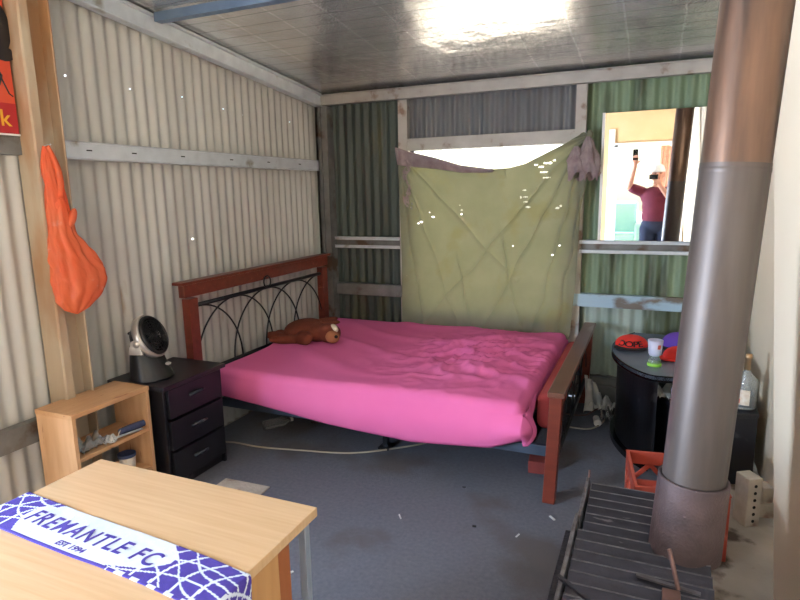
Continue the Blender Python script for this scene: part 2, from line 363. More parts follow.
def corrugated(name, m, axis, c, a0, a1, z0, z1, hole=None, pin=(), ztop=None, amp=.0088, pitch=.0757):
    """a wavy steel sheet; axis 'y' = runs along y at x=c, axis 'x' = along x at y=c; the hole and pin holes are really open"""
    n = max(4, int(abs(a1 - a0) / pitch * 10))
    us = [a0 + (a1 - a0) * i / n for i in range(n + 1)]
    zs = [z0 + (z1 - z0) * i / 6 for i in range(7)]
    if hole: us += [hole[0], hole[1]]; zs += [z for z in (hole[2], hole[3]) if z0 < z < z1]
    for (u, z, r) in pin: us += [u - r, u + r]; zs += [z - r, z + r]
    us = sorted(set(round(u, 5) for u in us)); zs = sorted(set(round(z, 5) for z in zs))
    mb = MB()
    for z in zs:
        for u in us:
            d = amp * math.cos(2 * PI * u / pitch)
            zz = z
            if ztop and z == zs[-1]: zz = ztop(u)
            mb.v.append((c + d, u, zz) if axis == 'y' else (u, c + d, zz))
    w = len(us)
    for j in range(len(zs) - 1):
        for i in range(w - 1):
            um = (us[i] + us[i + 1]) / 2; zm = (zs[j] + zs[j + 1]) / 2
            if hole and hole[0] < um < hole[1] and hole[2] < zm < hole[3]: continue
            if any(abs(um - u) < r and abs(zm - z) < r for u, z, r in pin): continue
            mb.f.append((j * w + i, j * w + i + 1, (j + 1) * w + i + 1, (j + 1) * w + i)); mb.mi.append(0)
    o = mb.build(name, m, smooth=True); return struct(o)

pins = [(-2.281, 2.09, .0035), (-1.904, 2.083, .0035), (-1.525, 2.093, .0035), (-1.157, 2.07, .0035), (-.4, 2.062, .0035), (-1.531, 1.262, .0035), (-.955, 2.053, .003)]
corrugated('wall_left', 'corr_left', 'y', -.012, YF, -.01, -.1, 2.2, hole=(-4.85, -4.05, -.2, 1.95), pin=pins, ztop=lambda u: ceil_z(u) + .01)
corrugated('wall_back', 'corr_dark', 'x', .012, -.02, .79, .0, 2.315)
corrugated('wall_back', 'corr_grey', 'x', .012, .79, 2.12, 0, 2.315, hole=(.84, 2.03, .56, 1.83))
corrugated('wall_back', 'corr_green', 'x', .012, 2.12, 3.2, .72, 2.315)
corrugated('wall_back', 'corr_pale', 'x', .012, 2.12, 3.2, .17, .72)
# right: cream boards, the far one standing back, the nearer one leaning in a little
struct(MB().box(XR, XR + .02, -2.3, .03, 0, 2.6).build('wall_right', 'cream'))
w = MB()
for dx in (0, .03): w.v += [(3.07 + dx, -2.0, 0), (3.07 - .058 * 2.75 + dx, -1.58, 2.75), (3.07 - .058 * 2.9 + dx, YF, 2.9), (3.07 + dx, YF, 0)]
w.f = [(0, 1, 2, 3), (7, 6, 5, 4), (0, 4, 5, 1), (1, 5, 6, 2), (2, 6, 7, 3), (3, 7, 4, 0)]; w.mi = [0] * 6
struct(w.build('wall_right', 'cream'))
# front wall (seen in the mirror) with its wide opening
w = MB(); w.box(-.02, 1.95, YF - .04, YF, 0, 3.0).box(1.95, 3.3, YF - .04, YF, 2.17, 3.0).box(3.0, 3.3, YF - .04, YF, 0, 2.17)
struct(w.build('wall_front', 'tan_wall'))
w = MB(); w.box(1.93, 1.99, YF, YF + .04, 0, 2.2).box(1.93, 3.0, YF, YF + .04, 2.17, 2.23).box(2.96, 3.0, YF, YF + .04, 0, 2.2)
w.box(1.84, 1.93, YF, YF + .04, 0, 2.45)
struct(w.build('door_1', 'white_paint'))
w = MB(); w.box(-.05, .02, -4.05, -4.0, 0, 2.0).box(-.05, .02, -4.9, -4.85, 0, 2.0).box(-.05, .02, -4.9, -4.0, 1.95, 2.0)
struct(w.build('door_2', 'post'))
# foil-lined sloping ceiling, with the steel roof over it
w = MB(); w.grid(lambda s, t: (-.1 + 3.45 * s, .02 + (YF - .1) * t, ceil_z(.02 + (YF - .1) * t)), 4, 8)
struct(w.build('ceiling', 'foil'))
w = MB(); w.extr([(-.45, 0), (-.45, .012), (6.6, .012), (6.6, 0)], (-.5, 0, 2.33), (3.6, 0, 2.33), (0, -.995, .0995), (0, 0, 1))
struct(w.build('roof', 'galv_old_and_shade'))

# --- steel framing
def cprof(web, fl, lip=.014, t=.004, r=0):
    """lipped C: web along a in [0,web], flanges along +b"""
    return [(0, 0), (web, 0), (web, fl), (web - lip, fl), (web - lip, fl - t), (web - t, fl - t), (web - t, t), (t, t), (t, fl - t), (lip, fl - t), (lip, fl), (0, fl)]
NT = [0]
def trim(mb, m, **k):
    NT[0] += 1
    return struct(mb.build('trim_%d' % NT[0], m, **k))
# rafter along the left wall
s_ = Vector((0, -1, .1)).normalized(); up = Vector((0, .0995, .995))
trim(MB().extr(cprof(.098, .05), Vector((.075, -.07, 2.205)), Vector((.075, YF + .02, 2.205 + .1 * (-YF - .09))), up, (-1, 0, 0)), 'galv')
trim(MB().tube([(.078, -.07, 2.302), (.078, YF + .02, 2.302 + .1 * (-YF - .09))], .006, 8).tube([(.08, -.07, 2.209), (.08, YF + .02, 2.209 + .1 * (-YF - .09))], .006, 8).extr([(0, 0), (.02, 0), (.02, .004), (0, .004)], Vector((.078, -.07, 2.285)), Vector((.078, YF + .02, 2.285 + .1 * (-YF - .09))), (1, 0, 0), up), 'galv')
# beam under the back edge of the roof
trim(MB().extr(cprof(.078, .05), (.06, -.075, 2.215), (3.16, -.075, 2.215), (0, 0, 1), (0, 1, 0)).box(.06, 3.16, -.10, -.075, 2.288, 2.293), 'frame_paint')
# corner post
trim(MB().extr([(0, 0), (.05, 0), (.05, .004), (.004, .004), (.004, .1), (0, .1)], (.145, -.115, 0), (.145, -.115, 2.2), (-1, 0, 0), (0, 1, 0))
     .extr([(0, 0), (.052, 0), (.052, .004), (0, .004)], (.095, -.115, 0), (.095, -.115, 2.2), (-1, 0, 0), (0, 1, 0))
     .box(.04, .062, -.115, -.02, 0, 2.2).box(.093, .097, -.128, -.113, 0, 2.2), 'galv_old_and_shade')
# left wall rails
w = MB().extr(cprof(.082, .05), (.06, -2.40, 1.702), (.06, -.12, 1.702), (0, 0, 1), (-1, 0, 0))
w.tube([(.061, -2.40, 1.781), (.061, -.12, 1.781)], .004, 8).tube([(.061, -2.40, 1.705), (.061, -.12, 1.705)], .004, 8)
for y in (-2.25, -1.98, -1.63, -1.2, -.8, -.4): w.box(.0595, .0606, y - .016, y + .016, 1.742, 1.748, 1)
trim(w, ['galv', 'hole'])
trim(MB().extr(cprof(.082, .05), (.03, -3.95, 1.71), (.03, -2.55, 1.71), (0, 0, 1), (-1, 0, 0)), 'galv_old_and_shade')
trim(MB().extr(cprof(.1, .05), (.055, -3.95, .43), (.055, -2.55, .43), (0, 0, 1), (-1, 0, 0)), 'galv_old_and_shade')
# back wall rails: upper ones open towards the room, lower ones show their web
for x0, x1 in ((.15, .735), (2.11, 3.15)):
    w = MB().extr(cprof(.09, .05, .020), (x0, -.01, 1.076), (x1, -.01, 1.076), (0, 0, 1), (0, -1, 0))
    for z in (1.079, 1.097, 1.145, 1.163): w.tube([(x0, -.062, z), (x1, -.062, z)], .0035, 8)
    w.box(x0, x1, -.03, -.02, 1.082, 1.160, 1); trim(w, ['galv', 'galv_old_and_shade'])  # darker inner slab paints the channel's shade; lip beads added for highlights
trim(MB().extr(cprof(.095, .05), (.15, -.06, .685), (.80, -.06, .685), (0, 0, 1), (0, 1, 0)), 'galv_old_and_shade')
trim(MB().extr(cprof(.09, .06), (2.05, -.065, .695), (3.15, -.065, .695), (0, 0, 1), (0, 1, 0)), 'blue_peel')
# back wall posts
trim(MB().extr(cprof(.075, .05), (.74, -.06, .1), (.74, -.06, 2.21), (1, 0, 0), (0, 1, 0)), 'frame_paint')
trim(MB().extr(cprof(.07, .05), (2.055, -.06, .1), (2.055, -.06, 2.21), (1, 0, 0), (0, 1, 0)), 'frame_paint')
# window header and sill, frame of the opening
w = MB().box(.815, 2.055, -.055, -.01, 1.835, 1.92).box(.815, 2.055, -.06, -.05, 1.83, 1.845)
struct(w.build('window_1', 'frame_paint'))
trim(MB().box(.815, 2.055, -.055, -.01, .48, .56), 'frame_paint')
trim(MB().box(2.12, 3.15, -.05, .03, .12, .18).box(2.12, 3.15, -.07, .03, -.01, .12), 'galv_old_and_shade')
trim(MB().extr([(0, 0), (.045, 0), (.045, .012), (.012, .012), (.012, .05), (0, .05)], (.1, -1.80, 2.48 - .05), (3.1, -1.80, 2.48 - .05), (0, 0, 1), (0, 1, 0)), 'purlin')
# painted steel post on the left: box face, rounded corner, raised lip
pr_ = [(.125, 0)] + [(.125 - .02 + .02 * math.cos(a), -0 - .02 + .02 * math.sin(a)) for a in (1.2, .8, .4)]
w = MB().box(.0, .115, -2.565, -2.555, 0, 2.55).box(.108, .118, -2.56, -2.52, 0, 2.55)
w.box(.045, .055, -2.56, -2.42, 0, 2.55).box(.045, .115, -2.425, -2.418, 0, 2.55)
w.tube([(.109, -2.556, 0), (.109, -2.556, 2.55)], .010, 12)
w.tube([(.113, -2.4215, 0), (.113, -2.4215, 2.55)], .0055, 8)
trim(w, 'post', bevel=.003)
# outside the front opening: veranda slab and roof
struct(MB().box(.5, 5.5, -10.5, YF - .1, -.13, -.02).build('floor', 'white_paint'))
struct(MB().box(.0, 5.5, -8.4, YF - .1, 2.36, 2.42).build('roof', 'tan_wall'))

# ------------------------------------------------------------------ bed
bed = thing('bed', 'double bed frame with red-brown timber ends and black bent metal arches', 'bed', (1.17, -.88, 0))
def bl(mb, *a, **k):
    xf(mb, lambda v: v - Vector((1.17, -.88, 0))); return mb.build(*a, parent=bed, **k)
bl(MB().box(.10, .145, -1.80, -.185, .945, 1.02), 'headboard_rail', 'bed_wood', bevel=.004)
bl(MB().box(.085, .16, -1.83, -.155, 1.02, 1.037), 'headboard_cap', 'bed_wood', bevel=.003)
for y0 in (-1.775, -.28): bl(MB().box(.095, .15, y0, y0 + .075, 0, .935), 'headboard_post', 'bed_wood', bevel=.004)
bl(MB().tube([(.12, -1.71, .885), (.12, -.27, .885)], .013, 12), 'headboard_bar', 'black_metal', smooth=True)
bl(MB().tube([(.12, -1.71, .47), (.12, -.27, .47)], .013, 12), 'headboard_bar', 'black_metal', smooth=True)
bl(MB().tube([(.155, -1.03 + .038 * math.cos(a), .930 + .040 * math.sin(a)) for a in [2 * PI * i / 24 for i in range(24)]], .0055, 8, closed=True), 'headboard_ring', 'black_metal', smooth=True)
sp = .345
for k in range(5):
    yc = -1.68 + k * sp
    for sgn in (-1, 1):
        pts = []
        for i in range(17):
            q = i / 16; yy = yc + sgn * (sp * 1.12) * math.sin(q * PI / 2); zz = .47 + .41 * math.cos(q * PI / 2)
            if -1.70 <= yy <= -.27: pts.append((.12, yy, zz))
        if len(pts) > 5: bl(MB().tube(pts, .0055, 8), 'headboard_arch', 'black_metal', smooth=True)
# footboard, top rail worn, two posts
bl(MB().box(2.165, 2.245, -1.65, -.06, .555, .582), 'footboard_rail', 'bed_wood_worn', bevel=.004)
for y0 in (-1.635, -.15): bl(MB().extr([(-.03, -.03), (.03, -.03), (.03, .03), (-.03, .03)], (2.18, y0 + .04, 0), (2.202, y0 + .04, .556), (1, 0, 0), (0, 1, 0)), 'footboard_post', 'bed_wood', bevel=.004)
for z in (.50, .18): bl(MB().tube([(2.20 - (.5 - z) * .03, -1.58, z), (2.20 - (.5 - z) * .03, -.12, z)], .012, 12), 'footboard_bar', 'black_metal', smooth=True)
for k in range(5):
    yc = -1.56 + k * .35
    for sgn in (-1, 1):
        pts = []
        for i in range(15):
            q = i / 14; yy = yc + sgn * (.35 * 1.12) * math.sin(q * PI / 2); zz = .18 + .32 * math.cos(q * PI / 2)
            if -1.58 <= yy <= -.12: pts.append((2.20 - (.5 - zz) * .03, yy, zz))
        if len(pts) > 5: bl(MB().tube(pts, .0045, 8), 'footboard_arch', 'black_metal', smooth=True)
for y0 in (-1.56, -.17): bl(MB().box(.14, 2.17, y0, y0 + .03, .215, .27), 'side_rail', 'blue_metal', bevel=.003)
for i in range(9): bl(MB().box(.22 + i * .225, .29 + i * .225, -1.53, -.17, .255, .268), 'slat', 'black_wood')
for x in (1.15,):
    bl(MB().box(x, x + .03, -1.33, -1.30, .01, .255).box(x - .02, x + .05, -1.36, -1.27, 0, .012), 'centre_leg', 'black_metal')
# mattress + sheet
w = MB()
def rbox(x0, x1, y0, y1, z0, z1, r):
    return MB().box(x0, x1, y0, y1, z0, z1)
o = rbox(.17, 2.03, -1.575, -.13, .27, .462, .05).build('mattress', 'mattress', smooth=True)
k = o.modifiers.new('b', 'BEVEL'); k.width = .05; k.segments = 5
tag(o, 'thick mattress lying on the bed frame under the pink sheet', 'mattress')
o = MB().box(2.065, 2.162, -1.37, -.17, .272, .468).build('bolster_cushion', 'mattress', smooth=True)
k = o.modifiers.new('b', 'BEVEL'); k.width = .04; k.segments = 5
tag(o, 'long dull red cushion wedged between the pink sheet and the footboard', 'cushion')
SX0, SX1, SY0, SY1 = .155, 2.05, -1.635, -.085
def interp(tab, x):
    if x <= tab[0][0]: return tab[0][1]
    for (a, b), (c, d) in zip(tab, tab[1:]):
        if x <= c: return b + (d - b) * (x - a) / (c - a)
    return tab[-1][1]
hem = [(.15, .32), (.24, .315), (.48, .293), (.95, .24), (1.46, .212), (1.89, .25), (2.04, .31), (2.1, .34)]
def sh_top(x, y):
    n1 = noise.noise(Vector((x * 1.3, y * 1.6, 3.1))) * .010
    # wrinkled area near the foot, folds raying from the far foot corner
    a = max(0, min(1, (x - .85) / .6)) * max(0, min(1, (y + 1.55) / .35))
    rd = math.atan2(y + .0, x - 2.5); rr = math.hypot(y, x - 2.5)
    warp = noise.noise(Vector((x * 2.2, y * 2.2, 0))) * 2.2
    f1 = abs(math.sin(rd * 9 + warp * 1.5)) ** 4
    q = Vector((x * 4.5 + y * 3, y * 6.5 - x * 3, 1.0)); f2 = 1 - abs(noise.noise(q)) * 2.6
    q2 = Vector((x * 16, y * 14, 5.0)); f3 = 1 - abs(noise.noise(q2)) * 2.4
    b = math.exp(-(((x - 1.62) / .38) ** 2 + ((y + .85) / .5) ** 2))
    h = a * (.014 * f1) + b * (.058 * max(0, f2) ** 3 + .026 * max(0, f3) ** 2)
    # long shallow diagonal folds on the plain part
    d = abs(math.sin((y * 1.0 + x * .33 + .14 * noise.noise(Vector((x * 1.5, y * 1.5, 9)))) * 7.5)) ** 10
    h += .013 * d * (1 - b) * max(0, min(1, (y + 1.5) / .2))
    return .487 + n1 + h + .012 * math.exp(-(x - .3) ** 2 / .02) * 0
NU, NV = 150, 120
mb = MB(); R = .05
def clampf(v, a, b): return max(a, min(b, v))
def crowd(s, a, b):
    # the outer share a of the rows covers the rounded edge of width b
    if s < a: return b * (1 - math.cos(s / a * PI / 2))
    if s > 1 - a: return 1 - b * (1 - math.cos((1 - s) / a * PI / 2))
    return b + (s - a) * (1 - 2 * b) / (1 - 2 * a)
def top_pt(s, t):
    x = SX0 + (SX1 - SX0) * crowd(s, .08, R / (SX1 - SX0)); y = SY0 + (SY1 - SY0) * crowd(t, .1, R / (SY1 - SY0))
    z = sh_top(x, y)
    ex = max(0, (SX0 + R - x), (x - SX1 + R)); ey = max(0, (SY0 + R - y), (y - SY1 + R))
    e = min(R, math.hypot(ex, ey)); z -= R - math.sqrt(max(0, R * R - e * e))
    return Vector((x, y, z))
mb.grid(lambda s, t: top_pt(s, t), NU, NV)
# skirt rows hanging from the perimeter
per = [(i / NU, 0) for i in range(NU + 1)] + [(1, j / NV) for j in range(1, NV + 1)] + [(1 - i / NU, 1) for i in range(1, NU + 1)] + [(0, 1 - j / NV) for j in range(1, NV)]
P = len(per); ROWS = 12
def skirt(i, j):
    s, t = per[i % P]; b = top_pt(s, t); q = j / ROWS
    if t == 0: zb = interp(hem, b.x); nrm = Vector((0, -1, 0))
    elif s == 1: zb = .40 - .12 * clampf(1 - (t - .13) * 14, 0, 1) + .008 * math.sin(t * 17); nrm = Vector((1, 0, 0))
    elif t == 1: zb = .32; nrm = Vector((0, 1, 0))
    else: zb = .32; nrm = Vector((-1, 0, 0))
    z = b.z + (zb - b.z) * q
    bulge = .016 * math.sin(q * PI * .8) - .012 * q * q
    if t == 0: bulge += .012 * math.sin(PI * q) * clampf((b.x - .4), 0, 1)
    if s == 1 or (t == 0 and b.x > 1.9):
        k = 1 if s == 1 else (b.x - 1.9) / .17
        bulge += k * (.012 * math.sin(per[i % P][1] * 60 + q * 5) * (.3 + q) + .045 * math.sin(q * PI * .75) * clampf(1 - (per[i % P][1] - .10) * 14, 0, 1) - .02 * q * q) * (1 if per[i % P][1] < .2 else .3)
    bulge += .006 * q * noise.noise(Vector((b.x * 3, b.y * 3, z * 6)))
    return b + nrm * bulge + Vector((0, 0, z - b.z))
base = len(mb.v)
for j in range(ROWS + 1):
    for i in range(P): mb.v.append(tuple(skirt(i, j)))
for j in range(ROWS):
    for i in range(P):
        a = base + j * P; b_ = base + (j + 1) * P; k = (i + 1) % P
        mb.f.append((a + i, a + k, b_ + k, b_ + i)); mb.mi.append(0)
me_o = mb.build('bed_sheet', 'sheet', smooth=True)
bm = bmesh.new(); bm.from_mesh(me_o.data); bmesh.ops.remove_doubles(bm, verts=bm.verts, dist=.0008); bmesh.ops.recalc_face_normals(bm, faces=bm.faces); bm.to_mesh(me_o.data); bm.free(); me_o.data.shade_smooth()
k = me_o.modifiers.new('s', 'SMOOTH'); k.iterations = 2
k = me_o.modifiers.new('t', 'SOLIDIFY'); k.thickness = .003; k.offset = 1
tag(me_o, 'bright pink fitted sheet, rumpled towards the foot of the bed', 'bed sheet')

# plush dog lying against the headboard
dog = thing('plush_dog', 'brown plush dog with tan muzzle lying on the pink sheet', 'soft toy', (.39, -.86, .497)); dog.scale = (1.1, 1.1, 1.15)
w = MB(); w.ell((-.06, .03, .055), (.14, .16, .065)).ell((.04, .02, .05), (.09, .12, .06)).ell((-.20, -.11, .03), (.10, .04, .03), rot=(0, 0, -.3))
w.ell((-.07, -.15, .028), (.14, .035, .028), rot=(0, 0, .35)).ell((.02, -.13, .04), (.055, .05, .045)).ell((.13, -.01, .055), (.08, .07, .06)).ell((-.24, .0, .025), (.05, .03, .02))
w.build('body', 'plush', dog, remesh=.007)
w = MB(); w.ell((.03, .10, .095), (.05, .10, .018), rot=(.2, .1, -.9)).ell((.10, .06, .105), (.04, .07, .014), rot=(0, .1, -1.2))
w.build('ear', 'plush', dog, remesh=.006)
MB().ell((.185, -.06, .045), (.05, .042, .038), rot=(0, 0, -.5)).build('muzzle', 'plush_tan', dog, smooth=True)
MB().ell((.175, -.02, .088), (.034, .024, .022), rot=(0, .5, -.4)).build('face_patch', 'plush_white', dog, smooth=True)
MB().ell((.225, -.085, .055), (.012, .012, .010)).build('nose', 'black_gloss', dog, smooth=True)

# ------------------------------------------------------------------ bedside drawers and fan
ns = thing('bedside_drawers', 'black three-drawer bedside cabinet against the cream corrugated wall', 'bedside cabinet', (.21, -2.025, 0))
w = MB(); w.box(-.17, .16, -.215, -.198, 0, .565).box(-.17, .16, .198, .215, 0, .565).box(-.17, -.155, -.2, .2, 0, .565).box(-.155, .13, -.2, .2, .04, .055).box(-.155, .14, -.2, .2, 0, .04)
w.build('carcass', 'black_wood', ns, bevel=.002)
MB().box(-.195, .188, -.236, .228, .565, .588).build('top', 'black_wood', ns, bevel=.003)
for i, z in enumerate((.065, .235, .405)):
    d = MB().box(.13, .178, -.195, .195, z, z + .155).build('drawer', 'black_wood', ns, bevel=.002)
    w = MB(); pts = [(.178 + .020 * math.sin(PI * q / 10), -.055 + .11 * q / 10, z + .085 + .010 * math.sin(PI * q / 10)) for q in range(11)]
    w.tube(pts, .009, 10); w.build('drawer_handle', 'handle_black', d, smooth=True)
fan = thing('desk_fan', 'small black round desk fan with a silver ring, standing on the bedside cabinet', 'fan', (.20, -2.135, .588), .30)
w = MB(); w.grid(lambda s, t: (( .108 - .034 * t) * math.cos(2 * PI * s) * 1.0 - .02 * t, (.112 - .026 * t) * math.sin(2 * PI * s), .005 + .145 * t + (.030 * t * (-math.cos(2 * PI * s)))), 36, 8, closed_u=True)
w.lathe([(0, 0), (.105, 0), (.110, .006), (.108, .012)], 36)
w.add([(.0, 0, .115)] + [((.074) * math.cos(2 * PI * s / 36) - .02, .086 * math.sin(2 * PI * s / 36), .150 - .030 * math.cos(2 * PI * s / 36)) for s in range(36)], [(0, i + 1, (i + 1) % 36 + 1) for i in range(36)])
w.build('base', 'fan_black', fan, smooth=True)
tilt = Euler((0, PI / 2 - .42, 0)).to_matrix(); hc = Vector((-.005, 0, .212))
w = MB(); w.lathe([(0, -.075), (.045, -.072), (.075, -.05), (.098, -.01), (.1055, .004), (.1065, .034), (.106, .044), (.098, .052), (.094, .046), (.094, .03)], 40, hc, tilt)
hd = w.build('motor_housing', 'fan_black', fan, smooth=True)
w = MB(); w.lathe([(.106, .0), (.113, -.006), (.1175, .008), (.1175, .028), (.112, .036), (.107, .034), (.106, .0)], 40, hc, tilt); w.build('ring', 'silver', fan, smooth=True)
w = MB()
for r in (.02, .035, .05, .065, .08, .093): w.tube([hc + tilt @ Vector((r * math.cos(2 * PI * j / 32), r * math.sin(2 * PI * j / 32), .044 - .00)) for j in range(32)], .0016, 6, closed=True)
for j in range(16):
    a = 2 * PI * j / 16; w.tube([hc + tilt @ Vector((.015 * math.cos(a), .015 * math.sin(a), .045)), hc + tilt @ Vector((.103 * math.cos(a + .5), .103 * math.sin(a + .5), .042))], .0016, 6)
w.lathe([(0, .05), (.018, .049), (.022, .042), (0, .04)], 20, hc, tilt); w.build('grille', 'fan_black', fan, smooth=True)
w = MB()
for j in range(3):
    a = 2 * PI * j / 3
    w.grid(lambda s, t, a=a: hc + tilt @ Vector(((.018 + .075 * s) * math.cos(a + .9 * (t - .5) + .5 * s), (.018 + .075 * s) * math.sin(a + .9 * (t - .5) + .5 * s), .015 + .02 * (t - .5))), 8, 6)
w.build('blade', 'black_gloss', fan, smooth=True, solid=.002)
for sgn in (-1, 1):
    y = sgn * .108
    w = MB().prism([(-.045, 0), (.045, 0), (.03, .06), (.022, .085), (0, .095), (-.022, .085), (-.03, .06)], -.007, .007)
    xf(w, lambda v, y=y: Vector((v.x * .85 - .012, y + v.z, .148 + v.y * .82))); w.build('yoke_arm', 'silver', fan, bevel=.003)
    w = MB().lathe([(0, 0), (.018, 0), (.018, .006), (0, .007)], 24, (0, y + sgn * .007, .205), Euler((-sgn * PI / 2, 0, 0)).to_matrix()); w.build('pivot_cap', 'silver', fan, smooth=True)
w = MB().tube([hc + tilt @ Vector((-.06, .03 * q, -.06 - .02 * (1 - q * q))) for q in (-1, -.5, 0, .5, 1)], .007, 8); w.build('carry_handle', 'fan_black', fan, smooth=True)
MB().obox((.095, 0, .075), (.02, .03, .012), (0, .3, 0)).build('switch', 'silver', fan, bevel=.003)

# ------------------------------------------------------------------ pine shelf
sh = thing('pine_bookcase', 'low open pine bookcase standing beside the black bedside cabinet', 'bookcase', (.205, -2.488, 0))
MB().box(-.12, .115, -.215, .215, .575, .597).build('top', 'pine', sh, bevel=.002)
for y0 in (-.213, .193): MB().box(-.118, .112, y0, y0 + .02, 0, .575).build('side_panel', 'pine_v', sh, bevel=.002)
for z in (.385, .18, .02): MB().box(-.108, .108, -.193, .193, z - .018, z).build('shelf', 'pine', sh, bevel=.002)
# what lies on the shelves
o = thing('grip_tool', 'hand tool with a blue-grey ribbed grip lying on the upper pine shelf', 'tool', (.27, -2.43, .386), 1.45)
w = MB(); prof = []; w.tube([(0.0 + i * .007, 0, .020) for i in range(20)], [.014 + .003 * (i % 2) + .003 * math.sin(i / 19 * PI) for i in range(20)], 12); w.build('grip', 'blue_rag', o, smooth=True)
for dy in (-.012, -.004): MB().tube([(-.07, dy - .012, .008), (.0, dy - .016, .010), (.10, dy - .022, .008)], .0035, 8).build('steel_arm', 'galv', o, smooth=True)
def crumple(name, label, cat, c, size, m, seed, n=18, solid=.0015, group=None):
    w = MB()
    w.grid(lambda s, t: (size[0] * (s - .5) * (1 + .25 * noise.noise(Vector((t * 3, seed, 1)))), size[1] * (t - .5) * (1 + .25 * noise.noise(Vector((s * 3, seed, 7)))), size[2] * (.06 + abs(noise.noise(Vector((s * 3.3, t * 3.3, seed)))) * 1.7)), n, n)
    o = w.build(name, m, solid=solid, loc=c); return tag(o, label, cat, group)
crumple('plastic_packet', 'crumpled clear plastic packet on the upper pine shelf, left of the tool', 'packet', (.245, -2.60, .387), (.12, .15, .06), 'clear_plastic', 2.2)
crumple('plastic_packet', 'small grey plastic scrap on the upper pine shelf beside the tool', 'packet', (.27, -2.50, .387), (.08, .08, .035), 'paper', 4.2, 12)
o = thing('tub', 'small white and blue tub on the lower pine shelf', 'tub', (.23, -2.37, .181))
MB().lathe([(0, 0), (.036, 0), (.04, .07), (.0, .07)], 24).build('pot', 'label', o, smooth=True)
MB().lathe([(0, .07), (.043, .07), (.043, .085), (0, .086)], 24).build('lid', 'blue_rag', o)
crumple('paper_scrap', 'dark crumpled wrapper on the lower pine shelf', 'wrapper', (.25, -2.45, .181), (.07, .06, .05), 'blue_rag', 8.1, 10)

# ------------------------------------------------------------------ desk with scarf
dk = thing('desk', 'pale timber-topped desk in the near left corner of the room', 'desk', (1.425, -3.62, 0))
MB().box(-.385, .395, -.48, .48, .695, .72).build('desktop', 'bamboo', dk, bevel=.002)
MB().box(-.30, .372, -.40, .335, .10, .695).build('cabinet', 'desk_side', dk, bevel=.002)
MB().box(-.30, .366, .335, .39, .10, .695).build('inner_panel', 'desk_red', dk, bevel=.002)
for x in (-.37, .355):
    for y in (-.46, .445): MB().box(x, x + .022, y, y + .022, 0, .695).build('leg', 'steel_leg', dk, bevel=.002)
MB().box(-.30, .372, -.46, .44, .06, .10).build('plinth', 'black_wood', dk)

# scarf: knitted band, purple ends with white net pattern, lying across the desktop and over its right edge
W = .145; X0, X1, XE = .94, 1.835, 1.824
scarf = thing('football_scarf', 'white and purple knitted football scarf laid across the desk', 'scarf', (1.42, -3.45, .721))
def scarf_pt(s, t, lift=0.0):
    L = X0 + s * 1.02
    yc = -3.367 - (L - 1.05) * .08; wv = .003 * math.sin(L * 9)
    y = yc - t * (W - .02 * s) + wv
    z = .7225 + .0025 * noise.noise(Vector((L * 8, y * 14, 1))) + lift
    x = L
    if L > XE:
        d = L - XE; x = XE + .005 + .004 * math.sin(min(1, d * 60) * PI / 2) + lift; z = .7225 - max(0, d - .004) - .001
    if L < 1.038:
        d = 1.038 - L; x = 1.033 - .004 * math.sin(min(1, d * 60) * PI / 2) - lift; z = .7225 - max(0, d - .004) - .001
    return Vector((x, y, z)) - Vector((1.42, -3.45, .721))
def scarf_mi(s, t):
    L = X0 + s * 1.02
    d = abs(t - .5)
    if t > .94 and 1.15 < L < 1.52: return 1
    lft = L < 1.14 + .16 * (t - .45) ** 2 + (.03 if t < .12 else 0)
    rgt = L > 1.60 + .045 * math.sin(min(1, t / .7) * PI) - (.12 * max(0, t - .72) / .28)
    if not (lft or rgt): return 0
    if t > .93: return 1 if int(L * 40) % 2 else 0
    a = (L * 17 + t * 1.3 + .3 * math.sin(t * 4)) % 1; b = (L * 9 - t * 2.2 + .25 * math.sin(L * 30)) % 1; c = (t * 2.6 + .5 * math.sin((L - 1.6) * 12)) % 1
    if a < .13 or b < .10 or c < .10: return 0
    return 1
w = MB(); w.grid(lambda s, t: scarf_pt(s, t), 300, 50, mi=scarf_mi); w.build('knitted_band', ['scarf_white', 'scarf_purple'], scarf, smooth=True, solid=.002)
def on_scarf(mb, cx, ty, name):
    def f(v):
        s = (cx + v.x - X0) / 1.02; t = ty - v.y / W
        return scarf_pt(s, t) + Vector((0, 0, .0015 + v.z))
    xf(mb, f); return mb.build(name, 'scarf_purple', scarf)
tm = text_mb('FREMANTLE FC', .074, shear=.22, offset=.0012, spacing=1.22, extrude=.0004)
xs = [v[0] for v in tm.v]; ys = [v[1] for v in tm.v]; k = .455 / (max(xs) - min(xs)); ky = .052 / (max(ys) - min(ys)); mx0 = (max(xs) + min(xs)) / 2; my0 = (max(ys) + min(ys)) / 2
xf(tm, lambda v: Vector(((v.x - mx0) * k, (v.y - my0) * ky, v.z)))
on_scarf(tm, 1.385, .47, 'lettering')
tm = text_mb('EST 1994', .024, shear=.22, offset=.0004, extrude=.0004); on_scarf(tm, 1.375, .83, 'lettering')

